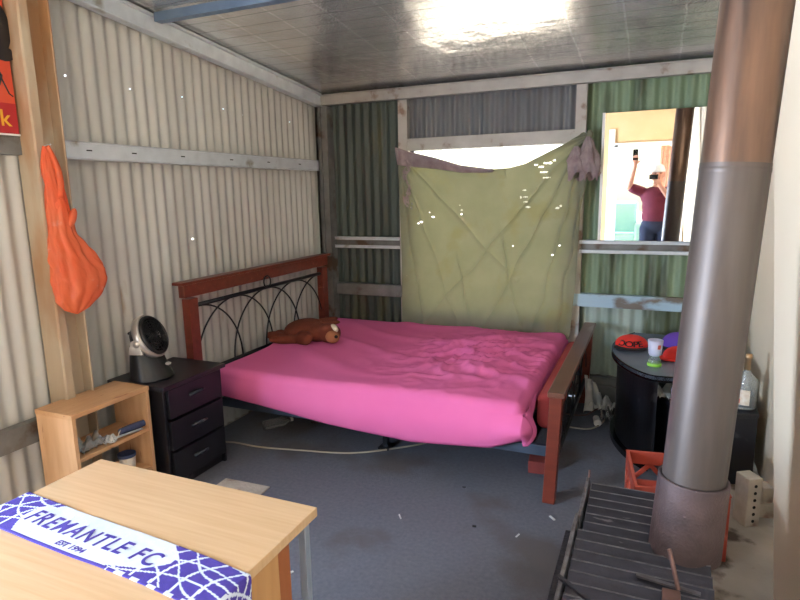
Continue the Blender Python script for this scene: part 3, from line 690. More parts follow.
# poster at the left edge
po = thing('poster', 'orange-red printed poster with yellow lettering on the wall left of the post', 'poster', (.045, -2.80, 2.05))
MB().box(-.002, .002, -.25, .222, -.255, .33).build('sheet', 'poster_red', po)
MB().box(.002, .003, -.25, .222, -.255, -.13).build('printed_band', 'poster_band', po)
MB().box(-.004, .006, -.25, .224, -.262, -.255).build('lower_edge', 'white_paint', po)
w = MB()
for c, r in (((.0035, .19, .17), (.0008, .05, .10)), ((.0035, .20, .07), (.0008, .045, .03))): w.ell(c, r)
w.tube([(.004, .16, -.06), (.004, .175, -.02), (.004, .16, .0)], .006, 6).tube([(.004, .17, -.02), (.004, .20, -.09), (.004, .215, -.10)], .003, 6)
w.build('silhouette', 'print_black', po)
def letter(txt, size, y, z):
    t_ = text_mb(txt, size, offset=.001, extrude=.0004); xf(t_, lambda v: Vector((.0046 + v.z, y + v.x, z + v.y))); t_.build('lettering', 'poster_yel', po)
letter('k', .095, .168, -.195); letter('A', .07, .13, -.11)

# orange shopping bag hanging on the post
bag = thing('plastic_bag', 'orange plastic shopping bag knotted and hanging on the tan post', 'bag', (.15, -2.57, 1.74))
ctr = [(1.13 * 0 + 0, 0)]
def bagring(z):  # (center y, half y, half x) by z offset from the hook
    tab = [(0, .003, .006, .005), (-.06, .010, .020, .010), (-.14, .019, .036, .016), (-.205, .025, .044, .024), (-.269, .028, .048, .032), (-.335, .032, .056, .038), (-.379, .034, .064, .042), (-.424, .050, .084, .050),
           (-.485, .073, .104, .062), (-.543, .092, .125, .072), (-.59, .098, .129, .076), (-.635, .089, .116, .070), (-.679, .076, .092, .058), (-.718, .064, .052, .036), (-.74, .060, .005, .005)]
    for a, b in zip(tab, tab[1:]):
        if z >= b[0]:
            q = (a[0] - z) / (a[0] - b[0]); return [a[i] + (b[i] - a[i]) * q for i in (1, 2, 3)]
    return tab[-1][1:]
def bagpt(s, t):
    z = -.74 * t; cy, hy, hx = bagring(z); a = 2 * PI * s
    fold = 1 + .07 * math.sin(a * 5 + t * 5) * (1 - abs(t - .5)) + .16 * noise.noise(Vector((math.cos(a) * 2.2, math.sin(a) * 2.2, t * 7))) + .05 * math.sin(a * 11 + t * 9) + .10 * noise.noise(Vector((math.cos(a) * 6, math.sin(a) * 6, t * 16)))
    return Vector((.012 + hx * math.cos(a) * fold + .02, cy + hy * math.sin(a) * fold, z))
MB().grid(bagpt, 72, 64, closed_u=True).build('sack', 'bag', bag, smooth=True)
w = MB()
for sg, rr in ((-1, .012), (1, .016)):
    w.tube([(.035 + .01 * sg, .004 + .024 * q + sg * .026 * math.sin(PI * q), -.22 * q) for q in [i / 12 for i in range(13)]], [rr * (.6 + .6 * i / 12) for i in range(13)], 8)
w.build('handle', 'bag', bag, smooth=True)
w = MB(); w.ell((.050, .030, -.25), (.014, .032, .030), rot=(.6, 0, 0)).ell((.066, .066, -.305), (.016, .018, .045), rot=(-.4, 0, 0)); w.build('knot', 'bag', bag, smooth=True)
# nail for it
tag(MB().tube([(.05, -2.50, 1.742), (.20, -2.552, 1.748)], .003, 8).build('nail', 'galv'), 'bent steel nail in the tan post holding the orange bag', 'nail')

# ------------------------------------------------------------------ curtain
cu = thing('window_cloth', 'torn olive-green cloth hung over the back window as a curtain', 'curtain', (1.44, -.09, .5))
topz = [(0, 1.852), (.08, 1.815), (.22, 1.765), (.37, 1.70), (.52, 1.668), (.62, 1.675), (.70, 1.70), (.80, 1.765), (.90, 1.83), (.975, 1.895), (1.0, 1.875)]
holes = [(1.89, 1.700, .05, .010), (1.84, 1.675, .03, .010), (1.93, 1.715, .02, .01), (1.864, 1.639, .04, .008), (1.727, 1.518, .030, .006), (1.735, 1.47, .03, .006), (1.751, 1.399, .032, .010), (1.74, 1.435, .03, .006),
         (1.96, 1.39, .026, .012), (1.98, 1.405, .014, .008), (.859, 1.436, .010, .02), (.855, 1.40, .012, .018), (.86, 1.47, .006, .014), (1.245, 1.417, .008, .006), (1.26, 1.38, .012, .008), (1.255, 1.35, .006, .008), (1.006, 1.366, .010, .008), (.94, 1.29, .018, .008), (.91, 1.28, .01, .006),
         (1.03, 1.33, .02, .006), (1.70, 1.47, .008, .02), (1.98, 1.13, .008, .006), (1.93, 1.06, .016, .005), (1.65, 1.12, .008, .006), (.82, .87, .012, .006), (1.88, 1.60, .05, .005), (1.80, 1.69, .02, .006)]
def curt(s, t):
    zt = interp(topz, s); xl = interp([(0, .745), (.25, .765), (.6, .775), (1, .765)], t); xr = interp([(0, 2.15), (.06, 2.165), (.2, 2.15), (.35, 2.115), (.7, 2.10), (1, 2.07)], t)
    x = xl + (xr - xl) * s; z = zt + (.46 - zt) * t
    # folds raying from the two fixings
    aL = math.atan2(1.85 - z, x - .74 + .02); aR = math.atan2(1.88 - z, 2.15 - x + .02)
    y = .012 * math.sin(aL * 16) * math.exp(-((x - .75) / .5)) + .014 * math.sin(aR * 15 + .5) * math.exp(-((2.15 - x) / .55)) + .012 * noise.noise(Vector((x * 3.5, z * 1.6, 2))) + .02 * math.sin(t * PI) * math.sin(s * PI)
    def crease(v): return (1 - abs(v)) ** 3 if abs(v) < 1 else 0
    for (fx, fz, tx, tz, wd, hh) in ((2.14, 1.88, 1.05, .62, .05, .022), (2.14, 1.88, 1.45, .50, .06, .026), (2.14, 1.86, 1.80, .48, .05, .024), (.75, 1.84, 1.20, .60, .04, .018), (.75, 1.84, .95, .5, .04, .02), (.75, 1.84, 1.60, .95, .05, .016), (2.14, 1.7, 1.98, .48, .03, .02), (1.2, 1.1, 1.32, .5, .03, .014), (1.55, 1.3, 1.72, .5, .04, .018)):
        dx, dz = tx - fx, tz - fz; L2 = dx * dx + dz * dz; k = ((x - fx) * dx + (z - fz) * dz) / L2
        if 0 < k < 1.1:
            ds = ((x - fx) * dz - (z - fz) * dx) / math.sqrt(L2) + .03 * noise.noise(Vector((x * 4, z * 4, fx + tx)))
            w_ = wd * (.35 + k); y -= hh * crease(ds / w_) * min(1, k * 4) * (1.1 - k * .5)
    y += .004 * noise.noise(Vector((x * 14, z * 9, 7)))
    if t < .06 and s < .6: y -= .012 * (1 - t / .06)
    return Vector((x, -.095 + y * .9 - .01, z)) - Vector((1.44, -.09, .5))
def cskip(s, t):
    q = curt(s, t) + Vector((1.44, -.09, .5)); nn = noise.noise(Vector((q.x * 45, q.z * 60, 0))) * 1.0 + noise.noise(Vector((q.x * 110, q.z * 130, 5))) * .6
    for hx, hz, rx, rz in holes:
        rx *= .72; rz *= .72
        d = ((q.x - hx) / rx) ** 2 + ((q.z - hz) / rz) ** 2
        if d < 1.5 and d < .75 + nn * .9: return True
    return False
MB().grid(curt, 300, 280, skip=cskip).build('cloth', 'curtain', cu, smooth=True)
# folded-over hem along the sagging top left, grey with age
def hemf(s, t):
    q = curt(s * .54, 0); a = curt(s * .54, .075 * (1.25 - s)); p = q.lerp(a, t); p.y -= .012 + .008 * math.sin(t * PI); p.z += .004; return p
MB().grid(hemf, 80, 10).build('folded_hem', 'mauve', cu, smooth=True, solid=.002)
# stained strip down the left and bunched knot at the top right
def strip(s, t):
    q = curt(.035 + .030 * s + .012 * math.sin(t * 13), .05 + .26 * t); q.y -= .010 + .006 * math.sin(s * PI) ; return q
MB().grid(strip, 6, 40, skip=lambda s, t: noise.noise(Vector((s * 3, t * 14, 3))) > .22).build('stained_strip', 'mauve', cu, smooth=True)
w = MB()
def ragp(s, t, cx=2.15, cz=1.76, h=.26):
    a = 2 * PI * s; r = (.012 + .052 * math.sin(min(1, t * 1.1) * PI * .62)) * (1 + .35 * noise.noise(Vector((math.cos(a) * 2, math.sin(a) * 2, t * 5))) + .2 * math.sin(a * 6 + t * 6))
    return Vector((cx - 1.44 + r * math.cos(a) + .02 * t, -.05 + r * .6 * math.sin(a), cz + .10 - h * t - .5 + .03 * math.sin(a * 3) * t))
w.grid(ragp, 40, 24, closed_u=True)
w.build('bunched_corner', 'mauve', cu, smooth=True)
w = MB(); w.grid(lambda s, t: ragp(s, t, 2.075, 1.70, .20) , 40, 20, closed_u=True).build('bunched_corner', 'mauve', cu, smooth=True)
w = MB(); w.ell((2.155 - 1.44, -.015, 1.875 - .5), (.022, .02, .03)).build('knot', 'curtain', cu, smooth=True)

# ------------------------------------------------------------------ mirror
mi = thing('wall_mirror', 'rectangular mirror with a pale left edge standing on the steel rail of the green wall', 'mirror', (2.62, -.068, 1.168))
MB().box(-.385, .385, -.003, .003, 0, .842).build('mirror_glass', 'mirror', mi)
w = MB().box(-.39, -.372, -.005, .004, 0, .845).build('bevelled_edge', 'white_paint', mi)
MB().box(-.388, .388, .0035, .006, 0, .842).build('backing', 'black_wood', mi)

# ------------------------------------------------------------------ flue pipe and stove
bot = Vector((2.72, -2.53, .44)); topv = Vector((2.822, -2.486, 2.62))
def along(q): return bot + (topv - bot) * q
fl = thing('flue_pipe', 'tall leaning steel flue pipe rising from the stove through the foil ceiling', 'flue pipe', bot)
ax = (topv - bot).to_track_quat('Z', 'Y').to_matrix(); LEN = (topv - bot).length
def seg(r0, z0, r1, z1, n=64): return MB().lathe([(r0, z0), (r0, z0 + .001), (r1, z1 - .001), (r1, z1)], n, (0, 0, 0), ax)
seg(.086, .0, .0855, 1.14).build('lower_pipe', 'pipe_low', fl, smooth=True)
w = seg(.0845, 1.12, .084, LEN); w.build('upper_pipe', 'pipe_up', fl, smooth=True)
w = MB().lathe([(.0855, 1.115), (.0863, 1.12), (.0863, 1.127), (.0842, 1.131)], 64, (0, 0, 0), ax); w.build('joint_ring', 'pipe_low', fl, smooth=True)
w = MB().lathe([(.100, 0), (.100, .005), (.0965, .235), (.0955, .24), (.087, .24), (.087, .0)], 64, (0, 0, 0), ax); w.build('collar', 'collar', fl, smooth=True)

st = thing('wood_stove', 'black iron wood stove with a ribbed top, under the flue pipe', 'stove', (2.60, -2.62, 0))
w = MB(); w.box(-.175, .185, -.42, .40, .12, .42); w.build('firebox', 'iron', st, bevel=.006)
for x in (-.15, .14):
    for y in (-.38, .34): MB().box(x, x + .03, y, y + .03, 0, .12).build('leg', 'iron', st)
# ribs: low wedges of iron lying side by side, in two plates
ny = 13; y0 = .395; pit = .0545
for i in range(ny):
    y = y0 - i * pit
    xr = .185 if i < 5 else (.02 if i == 5 else (.045 if i == 6 else .185)); xl = -.175 - (.0 if i < 6 else .012)
    r_ = MB().extr([(0, 0), (0, .030), (-.006, .038), (-.013, .034), (-.044, .016), (-.053, .014), (-.053, 0)], (xl, y, .42), (xr, y, .42), (0, 1, 0), (0, 0, 1)).build('top_rib', 'iron', st, bevel=.0015)
    MB().box(xl, xr, y - .009, y - .003, .4545, .4575).build('rib_highlight', 'iron_edge', r_)  # paler strip paints the highlight along the rib's edge
MB().box(-.195, -.183, .13, .41, .36, .468).build('side_plate', 'iron_edge', st, bevel=.002)
MB().box(-.205, -.193, -.42, .15, .36, .462).build('side_plate', 'iron_edge', st, bevel=.002)
MB().tube([(-.189, .405, .42), (-.186, .412, .495)], .004, 8).build('side_pin', 'rust', st, smooth=True)
MB().box(-.245, -.215, -.42, .24, .10, .34).build('door_edge', 'iron', st, bevel=.003)
w = MB().lathe([(.025, .0), (.052, .0), (.06, .008), (.052, .014), (.025, .010)], 28, (-.125, -.345, .462)); w.build('lid_ring', 'iron_edge', st, smooth=True)
MB().obox((-.15, -.27, .478), (.012, .14, .008), (0, 0, .9)).build('lid_handle', 'iron', st)
MB().box(.055, .100, -.215, -.165, .455, .475).build('hinge_block', 'rust', st, bevel=.003)
MB().obox((.07, -.13, .462), (.16, .012, .006), (0, 0, -.15)).build('hinge_bar', 'iron_edge', st)
tag(MB().tube([(2.668, -2.738, .560), (2.672, -2.742, .55), (2.695, -2.775, .470)], .006, 10).build('poker', 'rust'), 'short rusty poker rod leaning on the collar of the flue pipe', 'poker')

# ------------------------------------------------------------------ crate
cr = thing('milk_crate', 'orange-red plastic milk crate on the floor behind the stove', 'crate', (2.725, -1.665, 0), math.radians(7.5))
H = .285; S = .18
def lattice(mb):
    """one wall with triangular openings, in the local plane x in [-S,S], z in [0,H]"""
    mb.box(-S, S, -.006, .006, H - .055, H).box(-S, S, -.006, .006, 0, .045).box(-S, S, -.006, .006, .115, .15)
    for xx in (-S, S - .03): mb.box(xx, xx + .03, -.006, .006, 0, H)
    for z0, z1 in ((.045, .115), (.15, H - .055)):
        for i in range(4):
            xa = -S + .03 + i * .075; xb = xa + .075; t = .014
            a, b = ((xa, z0), (xb, z1)) if i % 2 == 0 else ((xa, z1), (xb, z0))
            mb.add([(a[0] - t, -.005, a[1]), (a[0] + t, -.005, a[1]), (b[0] + t, -.005, b[1]), (b[0] - t, -.005, b[1]), (a[0] - t, .005, a[1]), (a[0] + t, .005, a[1]), (b[0] + t, .005, b[1]), (b[0] - t, .005, b[1])],
                   [(0, 1, 2, 3), (7, 6, 5, 4), (0, 4, 5, 1), (1, 5, 6, 2), (2, 6, 7, 3), (3, 7, 4, 0)])
    return mb
for k in range(4):
    w = lattice(MB()); xf(w, lambda v, k=k: Euler((0, 0, k * PI / 2)).to_matrix() @ (v + Vector((0, -S + .004, 0)))); w.build('crate_wall', 'crate', cr, bevel=.0015)
w = MB().box(-S - .004, S + .004, -S - .004, -S + .012, H, H + .008).box(-S - .004, S + .004, S - .012, S + .004, H, H + .008).box(-S - .004, -S + .012, -S, S, H, H + .008).box(S - .012, S + .004, -S, S, H, H + .008)
w.build('rim', 'crate', cr, bevel=.003)
w = MB()
for i in range(7): w.box(-S, S, -S + .02 + i * .05, -S + .038 + i * .05, .0, .008).box(-S + .02 + i * .05, -S + .038 + i * .05, -S, S, .001, .009)
w.build('crate_floor', 'crate', cr)
def log(name, label, a, b, r, m):
    a, b = Vector(a), Vector(b); w = MB(); w.tube([a.lerp(b, i / 6) for i in range(7)], [r * (1 + .12 * noise.noise(Vector((i, a.x * 9, 0)))) for i in range(7)], 11)
    return tag(w.build(name, m, smooth=False), label, 'firewood')
log('firewood', 'grey stick of firewood inside the orange crate', (2.60, -1.74, .04), (2.74, -1.58, .12), .025, 'brick')
log('firewood', 'dark charred stick of firewood lying in the orange crate', (2.65, -1.76, .04), (2.84, -1.66, .06), .022, 'hole')
crumple('paper_scrap', 'white crumpled paper in the orange crate', 'paper', (2.64, -1.77, .09), (.12, .10, .06), 'paper', 9.4, 12)

# ------------------------------------------------------------------ bricks
def brick(name, label, loc, rot, size, m, holes_on=True):
    o = thing(name, label, 'brick', loc, rot=rot)
    x, y, z = size
    MB().box(-x / 2, x / 2, -y / 2, y / 2, 0, z).build('block', m, o, bevel=.005)
    if holes_on:
        for i in range(6):
            zz = z * (.12 + .145 * i)
            MB().lathe([(0, 0), (.0075, 0), (.0075, .002), (0, .002)], 12, (x * .02, -y / 2 - .0015, zz), Euler((PI / 2, 0, 0)).to_matrix() @ Matrix.Diagonal(Vector((1, 1, -1)))).build('core_hole', 'hole', o)
    return o
brick('cement_brick', 'pale perforated brick standing on end on the concrete by the right wall', (3.045, -1.44, -.008), (0, 0, .55), (.07, .085, .235), 'brick')
brick('brick', 'broken pale brick piece lying by the right wall behind the perforated one', (3.12, -1.33, -.008), (0, 0, .2), (.09, .09, .07), 'brick', False)
brick('brick', 'smaller pale brick piece resting on the broken one by the right wall', (3.128, -1.325, .062), (0, 0, .4), (.05, .07, .075), 'brick', False)
brick('brick', 'dark red brick on the carpet under the foot of the bed', (2.065, -1.235, 0), (0, 0, .1), (.10, .20, .07), 'red_brick', False)

# ------------------------------------------------------------------ black curved cabinet
cb = thing('corner_cabinet', 'black two-tier cabinet with curved edges in the back right corner', 'cabinet', (2.7, -.6, 0))
def off(poly): return [(x - 2.7, y + .6) for x, y in poly]
def smoothpoly(pts, corners=0):
    out = []; n = len(pts)
    for i in range(n):
        a, b, c, d = [Vector(pts[(i + k) % n]) for k in (-1, 0, 1, 2)]
        for q in (0, .25, .5, .75):
            p = .5 * ((2 * b) + (-a + c) * q + (2 * a - 5 * b + 4 * c - d) * q * q + (-a + 3 * b - 3 * c + d) * q ** 3); out.append((p.x, p.y))
    return out
left_curve = [(2.50, -.13), (2.43, -.28), (2.39, -.45), (2.385, -.60), (2.41, -.76), (2.47, -.92), (2.555, -1.05), (2.63, -1.105), (2.72, -1.10)]
def catmull(pts, k=5):
    out = []
    for i in range(len(pts) - 1):
        a = Vector(pts[max(0, i - 1)]); b = Vector(pts[i]); c = Vector(pts[i + 1]); d = Vector(pts[min(len(pts) - 1, i + 2)])
        for j in range(k):
            q = j / k; p = .5 * ((2 * b) + (-a + c) * q + (2 * a - 5 * b + 4 * c - d) * q * q + (-a + 3 * b - 3 * c + d) * q ** 3); out.append((p.x, p.y))
    out.append(pts[-1]); return out
lc = catmull(left_curve)
MB().prism(off(lc + [(2.90, -1.09), (2.97, -1.0), (2.98, -.13)]), .523, .548).build('top', 'grey_top', cb, bevel=.004)
def band(path, z0, z1, th, name, m):
    w = MB(); n = len(path)
    inn = []
    for i, p in enumerate(path):
        a = Vector(path[max(0, i - 1)]); b = Vector(path[min(n - 1, i + 1)]); t = (b - a).normalized(); nn = Vector((t.y, -t.x)); 
        inn.append((p[0] - nn.x * th * -1, p[1] - nn.y * th * -1))
    w.prism(path + inn[::-1], z0, z1); return w.build(name, m, cb)
ins = [(x + .03 * (1 if x < 2.6 else 0), y + .02) for x, y in lc]
band(off(lc), .515, .55, -.006, 'edge_strip', 'black_gloss')
MB().prism(off([(x + .035, y + .03) for x, y in lc[:-6]] + [(2.60, -1.02), (2.56, -.9), (2.55, -.13)]), .03, .523).build('curved_side', 'black_wood', cb)
MB().prism(off([(x + .01, y + .01) for x, y in lc[:-6]] + [(2.62, -1.02), (2.60, -.9), (2.55, -.13)]), .0, .035).build('base_plinth', 'black_gloss', cb)
tier = catmull([(2.60, -.80), (2.66, -.95), (2.74, -1.07), (2.84, -1.13), (2.95, -1.13), (3.12, -1.08)])
MB().prism(off(tier + [(3.14, -.15), (2.60, -.15)]), .37, .392).build('lower_shelf', 'black_wood', cb, bevel=.003)
tb = [(x, y + .03) for x, y in tier]
MB().prism(off(tb + [(3.12, -.15), (2.62, -.15)]), .0, .37).build('lower_body', 'black_wood', cb)
MB().box(.24, .265, -.35, .44, .392, .523).build('rear_support', 'black_wood', cb)

# things on it
def cap_hat(name, label, loc, rz, m_crown, m_brim, txt=None, s=1.0, sq=1.0):
    o = thing(name, label, 'cap', loc, rz)
    prof = [(.088 * math.cos(a) * s, .012 + .075 * s * sq * math.sin(a)) for a in [i * PI / 2 / 9 for i in range(9)]] + [(0, .012 + .075 * s * sq)]
    w = MB().lathe([(.088 * s, .004)] + prof, 32, (0, 0, 0), Matrix.Diagonal(Vector((1, 1.12, 1)))); w.build('crown', m_crown, o, smooth=True, solid=.002)
    def br(u, v):
        a = -1.0 + 2.0 * u; r = .086 * s + v * .065 * s * max(0, math.cos(a * 1.5)) ** .6
        return Vector((r * math.sin(a), -r * 1.12 * math.cos(a), .006 + .006 * math.cos(a) * v - .010 * v * (abs(math.sin(a)) ** 2) + .003))
    MB().grid(br, 24, 8).build('brim', m_brim, o, smooth=True, solid=.003)
    MB().ell((0, 0, .012 + .075 * s * sq), (.007, .007, .004)).build('button', m_crown, o, smooth=True)
    if txt:
        t_ = text_mb(txt, .070, offset=.0015, extrude=.001, spacing=.85); 
        def wrap(v):
            a = v.x / .098; el = .35 + v.y / .085; rr = .0915 * s
            return Vector((rr * math.cos(el) * math.sin(a), -rr * 1.12 * math.cos(el) * math.cos(a), .012 + .079 * s * sq * math.sin(el)))
        xf(t_, wrap); t_.build('lettering', 'print_black', o)
    return o
cap_hat('baseball_cap', 'red flat-brimmed cap with black DOPE lettering on the cabinet top', (2.495, -.50, .548), -.05, 'red_cap', 'black_cloth', 'DOPE', 1.08, .66)
cap_hat('baseball_cap', 'purple cap lying behind the white cup on the cabinet top', (2.755, -.43, .548), -.3, 'purple_cap', 'black_cloth', None, 1.0)
cap_hat('baseball_cap', 'small plain red cap at the cabinet top beside the flue pipe', (2.745, -.72, .548), -.9, 'red_cap', 'red_cap', None, .78)
o = thing('drinking_cup', 'tall frosted white cup with a narrow lime-green foot on the cabinet top', 'cup', (2.627, -.905, .548))
MB().lathe([(.034, .0), (.036, .012), (.030, .04), (.020, .060), (.0, .062)], 28).build('stem', 'clear_plastic', o, smooth=True)
MB().lathe([(0, .0), (.037, .0), (.038, .010), (.034, .018), (0, .018)], 28).build('foot', 'green', o, smooth=True)
MB().lathe([(0, .058), (.028, .058), (.033, .068), (.040, .145), (.038, .145), (.031, .072), (0, .066)], 32).build('bowl', 'cup', o, smooth=True)
MB().obox((.020, -.032, .112), (.016, .003, .024), (0, .1, .55)).build('printed_mark', 'crate', o)
crumple('paper_pile', 'loose crumpled white papers on the lower tier of the black cabinet', 'papers', (2.69, -.96, .394), (.18, .14, .07), 'paper', 3.7, 20)
tag(MB().lathe([(0, 0), (.027, 0), (.03, .075), (.028, .075), (.025, .003), (0, .003)], 24).build('plastic_cup', 'cup', loc=(2.745, -1.02, .392)), 'small pale plastic cup on the lower tier beside the papers', 'cup')
o = thing('glass_bottle', 'clear glass spirit bottle with gold neck on the lower tier by the right wall', 'bottle', (3.062, -1.0, .392))
w = MB().lathe([(0, .004), (.048, .004), (.053, .012), (.053, .135), (.048, .160), (.024, .184), (.0145, .20), (.0135, .27), (.0155, .272), (.0155, .28), (.011, .28), (.0105, .20), (.020, .182), (.045, .158), (.049, .135), (.049, .014), (0, .010)], 32)
w.build('glass_body', 'clear', o, smooth=True)
MB().lathe([(.0146, .205), (.0155, .206), (.0150, .262), (.017, .264), (.017, .288), (0, .289)], 24).build('gold_neck', 'gold', o, smooth=True)
w = MB().grid(lambda s, t: (.0537 * math.cos(-2.9 + 1.6 * s), .0537 * math.sin(-2.9 + 1.6 * s), .03 + .08 * t), 20, 2); w.build('label', 'label', o, smooth=True)
MB().obox((-.036, -.043, .05), (.018, .002, .022), (0, 0, -.6)).build('label_picture', 'crate', o)

# ------------------------------------------------------------------ bits on the floor
def cable(name, label, pts, r, m='cable'):
    p = [Vector(q) for q in pts]; out = []
    for i in range(len(p) - 1):
        a, b, c, d = p[max(0, i - 1)], p[i], p[i + 1], p[min(len(p) - 1, i + 2)]
        for j in range(8):
            q = j / 8; out.append(.5 * ((2 * b) + (-a + c) * q + (2 * a - 5 * b + 4 * c - d) * q * q + (-a + 3 * b - 3 * c + d) * q ** 3))
    out.append(p[-1]); return tag(MB().tube(out, r, 8).build(name, m, smooth=True), label, 'cable')
cable('power_cable', 'long pale cable curving over the carpet from the drawers to under the bed', [(.10, -1.66, .006), (.239, -1.605, .006), (.45, -1.60, .006), (.702, -1.551, .006), (1.0, -1.479, .006), (1.22, -1.33, .006), (1.40, -1.15, .006), (1.6, -.85, .006)], .0055)
cable('power_cable', 'pale cable on the floor between the bed foot and the black cabinet', [(2.12, -.62, .006), (2.26, -.62, .006), (2.33, -.52, .006), (2.36, -.36, .01), (2.34, -.2, .006)], .005)
cable('power_cable', 'thin brown cable near the wall behind the bed foot', [(2.10, -.40, .005), (2.22, -.38, .005), (2.30, -.26, .02), (2.38, -.15, .005)], .004, 'rust')
for nm, lb, loc, rz, r in (('drink_bottle', 'empty clear plastic bottle lying under the bed by the cable', (.36, -1.30, .034), 1.0, .032), ('drink_bottle', 'clear plastic bottle with white cap lying deeper under the bed', (.62, -1.12, .032), .35, .030)):
    o = thing(nm, lb, 'bottle', loc, rot=(0, PI / 2, rz))
    MB().lathe([(0, -.09), (r * .9, -.09), (r, -.08), (r, -.02), (r * .9, 0), (r, .02), (r, .05), (r * .4, .085), (.011, .10), (0, .10)], 24).build('bottle_body', 'clear_plastic', o, smooth=True)
    MB().lathe([(0, .098), (.014, .098), (.014, .115), (0, .115)], 20).build('cap', 'white_paint', o, smooth=True)
o = MB().box(-.14, .14, -.05, .055, 0, .006).build('cardboard_offcut', 'brick', loc=(.66, -2.05, .001), rot=(0, 0, .03)); tag(o, 'pale flat board offcut on the carpet between desk and drawers', 'board')
# white cloth and rubbish in the back right corner
w = MB(); w.grid(lambda s, t: (2.205 + .05 * s + .09 * t * s + .012 * math.sin(s * 14 + t * 3), -.33 + .16 * s + .015 * math.sin(s * 11), .004 + .27 * (1 - t) ** 1.2 * (1 - .35 * s)), 24, 20)
tag(w.build('rag', 'paper', smooth=True, solid=.003), 'white cloth hanging down behind the bed foot post', 'cloth')
crumple('crumpled_plastic', 'crumpled pale plastic sheet on the floor by the back wall', 'plastic', (2.32, -.22, .002), (.16, .13, .09), 'paper', 6.6, 16)
crumple('crumpled_plastic', 'shiny clear plastic wrap on the floor beside the black cabinet', 'plastic', (2.36, -.40, .002), (.07, .12, .07), 'clear_plastic', 1.6, 14)
o = MB().lathe([(0, 0), (.02, 0), (.024, .09), (0, .09)], 16).build('white_tube', 'paper', loc=(2.30, -.45, .022), rot=(PI / 2, 0, .2)); tag(o, 'small cream plastic tube lying on the floor near the bed foot', 'tube')
random.seed(3)
for i, (x, y) in enumerate(((.95, -2.35), (1.3, -2.55), (1.55, -2.0), (1.9, -1.95), (2.1, -1.95), (2.22, -1.75), (1.75, -1.62))):
    lab = ['pale scrap on the carpet nearest the desk corner', 'tiny white chip on the dark carpet right of the desk', 'small pale fleck on the open carpet before the bed', 'small dark splinter on the carpet before the bed foot', 'tiny pale fleck on the carpet nearer the bed post', 'thin pale straw on the carpet beside the bed post', 'dark splinter lying on the carpet under the sheet edge'][i]
    w = MB().obox((0, 0, .003), (.018 + .01 * (i % 3), .006 + .004 * (i % 2), .004), (0, 0, i * 1.1)); tag(w.build('litter_scrap', 'paper' if i not in (3, 6) else 'hole', loc=(x, y, .0005)), lab, 'litter', 'litter scraps on the carpet')

# ------------------------------------------------------------------ person with the camera, seen in the mirror
pe = thing('person', 'person in a maroon shirt and pale cap holding up a camera, seen in the mirror', 'person', (2.60, -4.80, 0)); pe.scale = (1.1, 1.1, 1.13)
w = MB(); c = w.cone
for sx in (-1, 1):
    c((sx * .09, 0, .86), .085, (sx * .10, .02, .48), .058); c((sx * .10, .02, .48), .056, (sx * .105, -.01, .09), .036); c((sx * .105, -.02, .05), .038, (sx * .12, .13, .035), .03)
w.ell((0, 0, .92), (.165, .105, .12)); w.ell((0, .01, 1.08), (.15, .105, .16)); w.ell((0, 0, 1.22), (.175, .105, .13)); c((0, 0, 1.30), .055, (0, .015, 1.42), .05)
w.ell((0, .02, 1.50), (.072, .092, .105)); w.ell((0, .108, 1.49), (.012, .018, .02)); w.ell((0, .08, 1.435), (.035, .035, .03)); 
for sx in (-1, 1): w.ell((sx * .072, .01, 1.495), (.010, .02, .03))
# left arm raised with a phone, right arm holding the camera at the face
c((-.17, 0, 1.29), .052, (-.33, .08, 1.36), .042); c((-.33, .08, 1.36), .040, (-.27, .19, 1.60), .028)
c((.17, 0, 1.29), .052, (.24, .12, 1.08), .042); c((.24, .12, 1.08), .040, (.02, .27, 1.38), .028)
def hand(p, d, side):
    p = Vector(p); d = Vector(d).normalized(); s = Vector(side).normalized(); nrm = d.cross(s)
    w.obox(p + d * .04, (.02, .02, .02)); 
    for k in range(4): c(p, .020, p + d * .075 + s * (.027 - .018 * k), .012)
    for k in range(4):
        a = p + d * .08 + s * (.029 - .0195 * k); L = (.034, .040, .037, .028)[k]
        b = a + d * L * .8 + nrm * L * .4; e = b + nrm * L * .6 + d * L * .2; c(a, .0095, b, .0085, 8); c(b, .0085, e, .0075, 8)
    a = p + s * .02 + d * .02; b = a + s * .035 + d * .03 + nrm * .01; c(a, .013, b, .010, 8); c(b, .010, b + d * .03 + nrm * .02, .008, 8)
hand((-.27, .20, 1.61), (0.05, .1, 1), (1, 0, 0)); hand((.02, .28, 1.39), (-.55, .2, .6), (0, .3, -1))
w.build('body', 'skin', pe, remesh=.0065)
w = MB(); w.ell((0, 0, 1.0), (.175, .125, .16)).ell((0, .01, 1.12), (.172, .125, .18)).ell((0, 0, 1.23), (.195, .12, .135)); c = w.cone
c((-.17, 0, 1.29), .066, (-.29, .06, 1.34), .060); c((.17, 0, 1.29), .066, (.225, .09, 1.14), .060); w.build('shirt', 'shirt', pe, remesh=.01)
w = MB(); c = w.cone; w.ell((0, 0, .90), (.175, .118, .13))
for sx in (-1, 1): c((sx * .09, 0, .84), .098, (sx * .10, .02, .48), .075); c((sx * .10, .02, .48), .073, (sx * .105, -.01, .10), .062)
w.build('jeans', 'jeans', pe, remesh=.01)
for sx in (-1, 1): MB().ell((sx * .115, .05, .045), (.05, .135, .045)).build('shoe', 'shoe', pe, smooth=True)
w = MB().lathe([(.088, 1.525), (.088, 1.55), (.07, 1.60), (.035, 1.622), (0, 1.627)], 28, (0, .02, 0), Matrix.Diagonal(Vector((.9, 1.1, 1)))); w.build('cap', 'white_paint', pe, smooth=True, solid=.003)
for sx in (-1, 1): MB().ell((sx * .028, .100, 1.512), (.012, .008, .007)).build('eye', 'black_gloss', pe, smooth=True)
MB().ell((0, .108, 1.452), (.022, .008, .005)).build('mouth', 'mattress', pe, smooth=True)
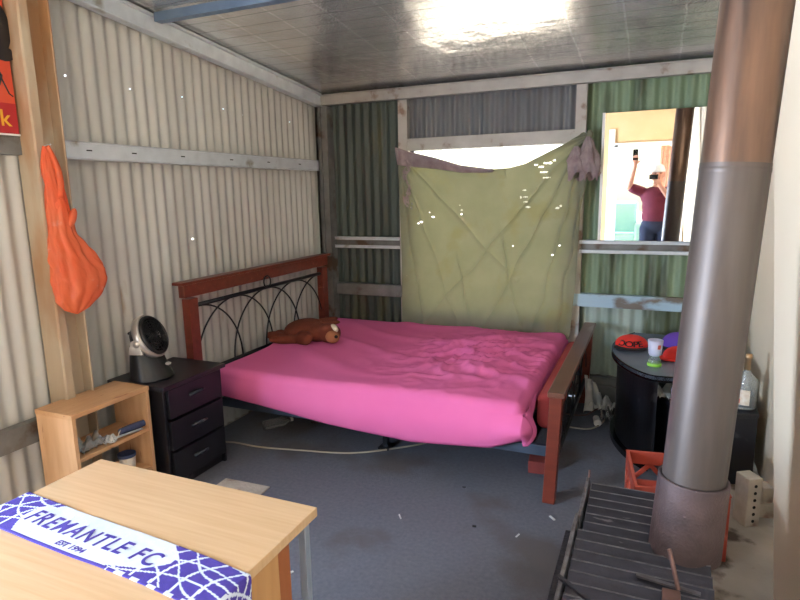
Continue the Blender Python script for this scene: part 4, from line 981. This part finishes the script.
o = thing('phone', 'black phone held up in the raised hand of the person in the mirror', 'phone', (2.303, -4.56, 1.93)); MB().box(-.036, .036, -.004, .004, -.04, .105).build('case', 'black_gloss', o, bevel=.004)
o = thing('compact_camera', 'small black camera held before the face of the person in the mirror', 'camera', (2.545, -4.42, 1.655)); MB().box(-.055, .055, -.014, .014, -.03, .035).build('camera_body', 'black_gloss', o, bevel=.004)
MB().lathe([(0, .0), (.022, 0), (.022, .022), (.018, .026), (0, .024)], 24, (0, .012, 0), Euler((-PI / 2, 0, 0)).to_matrix()).build('lens', 'black_gloss', o, smooth=True)

# veranda furniture in the mirror
so = thing('sofa', 'high-backed teal vinyl sofa outside the front opening, seen in the mirror', 'sofa', (2.15, -8.05, -.02))
MB().box(-.75, .12, -.30, .35, .30, .68).build('seat', 'teal', so, bevel=.04)
MB().box(-.75, .12, -.48, -.26, .30, 1.28).build('backrest', 'teal', so, bevel=.05)
for x in (-.86, .10): MB().box(x, x + .12, -.45, .38, .30, .88).build('armrest', 'teal', so, bevel=.04)
for x in (-.7, .08):
    for y in (-.4, .3): MB().box(x - .02, x + .02, y - .02, y + .02, 0, .31).build('leg', 'galv', so)
ch = thing('patio_chair', 'white bent-frame patio chair outside the front opening, seen in the mirror', 'chair', (2.62, -7.2, -.02))
for sx in (-.22, .22): MB().tube([(sx, .2, .01), (sx, .22, .45), (sx, .15, .62), (sx, -.15, .64), (sx, -.22, .45), (sx, -.26, .01)], .014, 8).build('side_frame', 'white_paint', ch, smooth=True)
MB().box(-.21, .21, -.2, .2, .40, .425).build('seat', 'white_paint', ch, bevel=.008)
MB().obox((0, -.24, .66), (.40, .02, .42), (.18, 0, 0)).build('backrest', 'white_paint', ch, bevel=.008)
w = MB(); w.grid(lambda s, t: (2.62 + .46 * s, -8.3 + .03 * math.sin(s * 40), 2.30 - 1.35 * t + .03 * math.sin(s * 9)), 60, 8)
tag(w.build('veranda_curtain', 'curtain_pink', smooth=True, solid=.002), 'faded pink curtain hanging outside the front opening, seen in the mirror', 'curtain')
tag(MB().tube([(2.3, -8.3, 2.33), (3.2, -8.3, 2.33)], .012, 8).build('curtain_rod', 'galv', smooth=True), 'thin metal rod carrying the pink veranda curtain', 'rod')
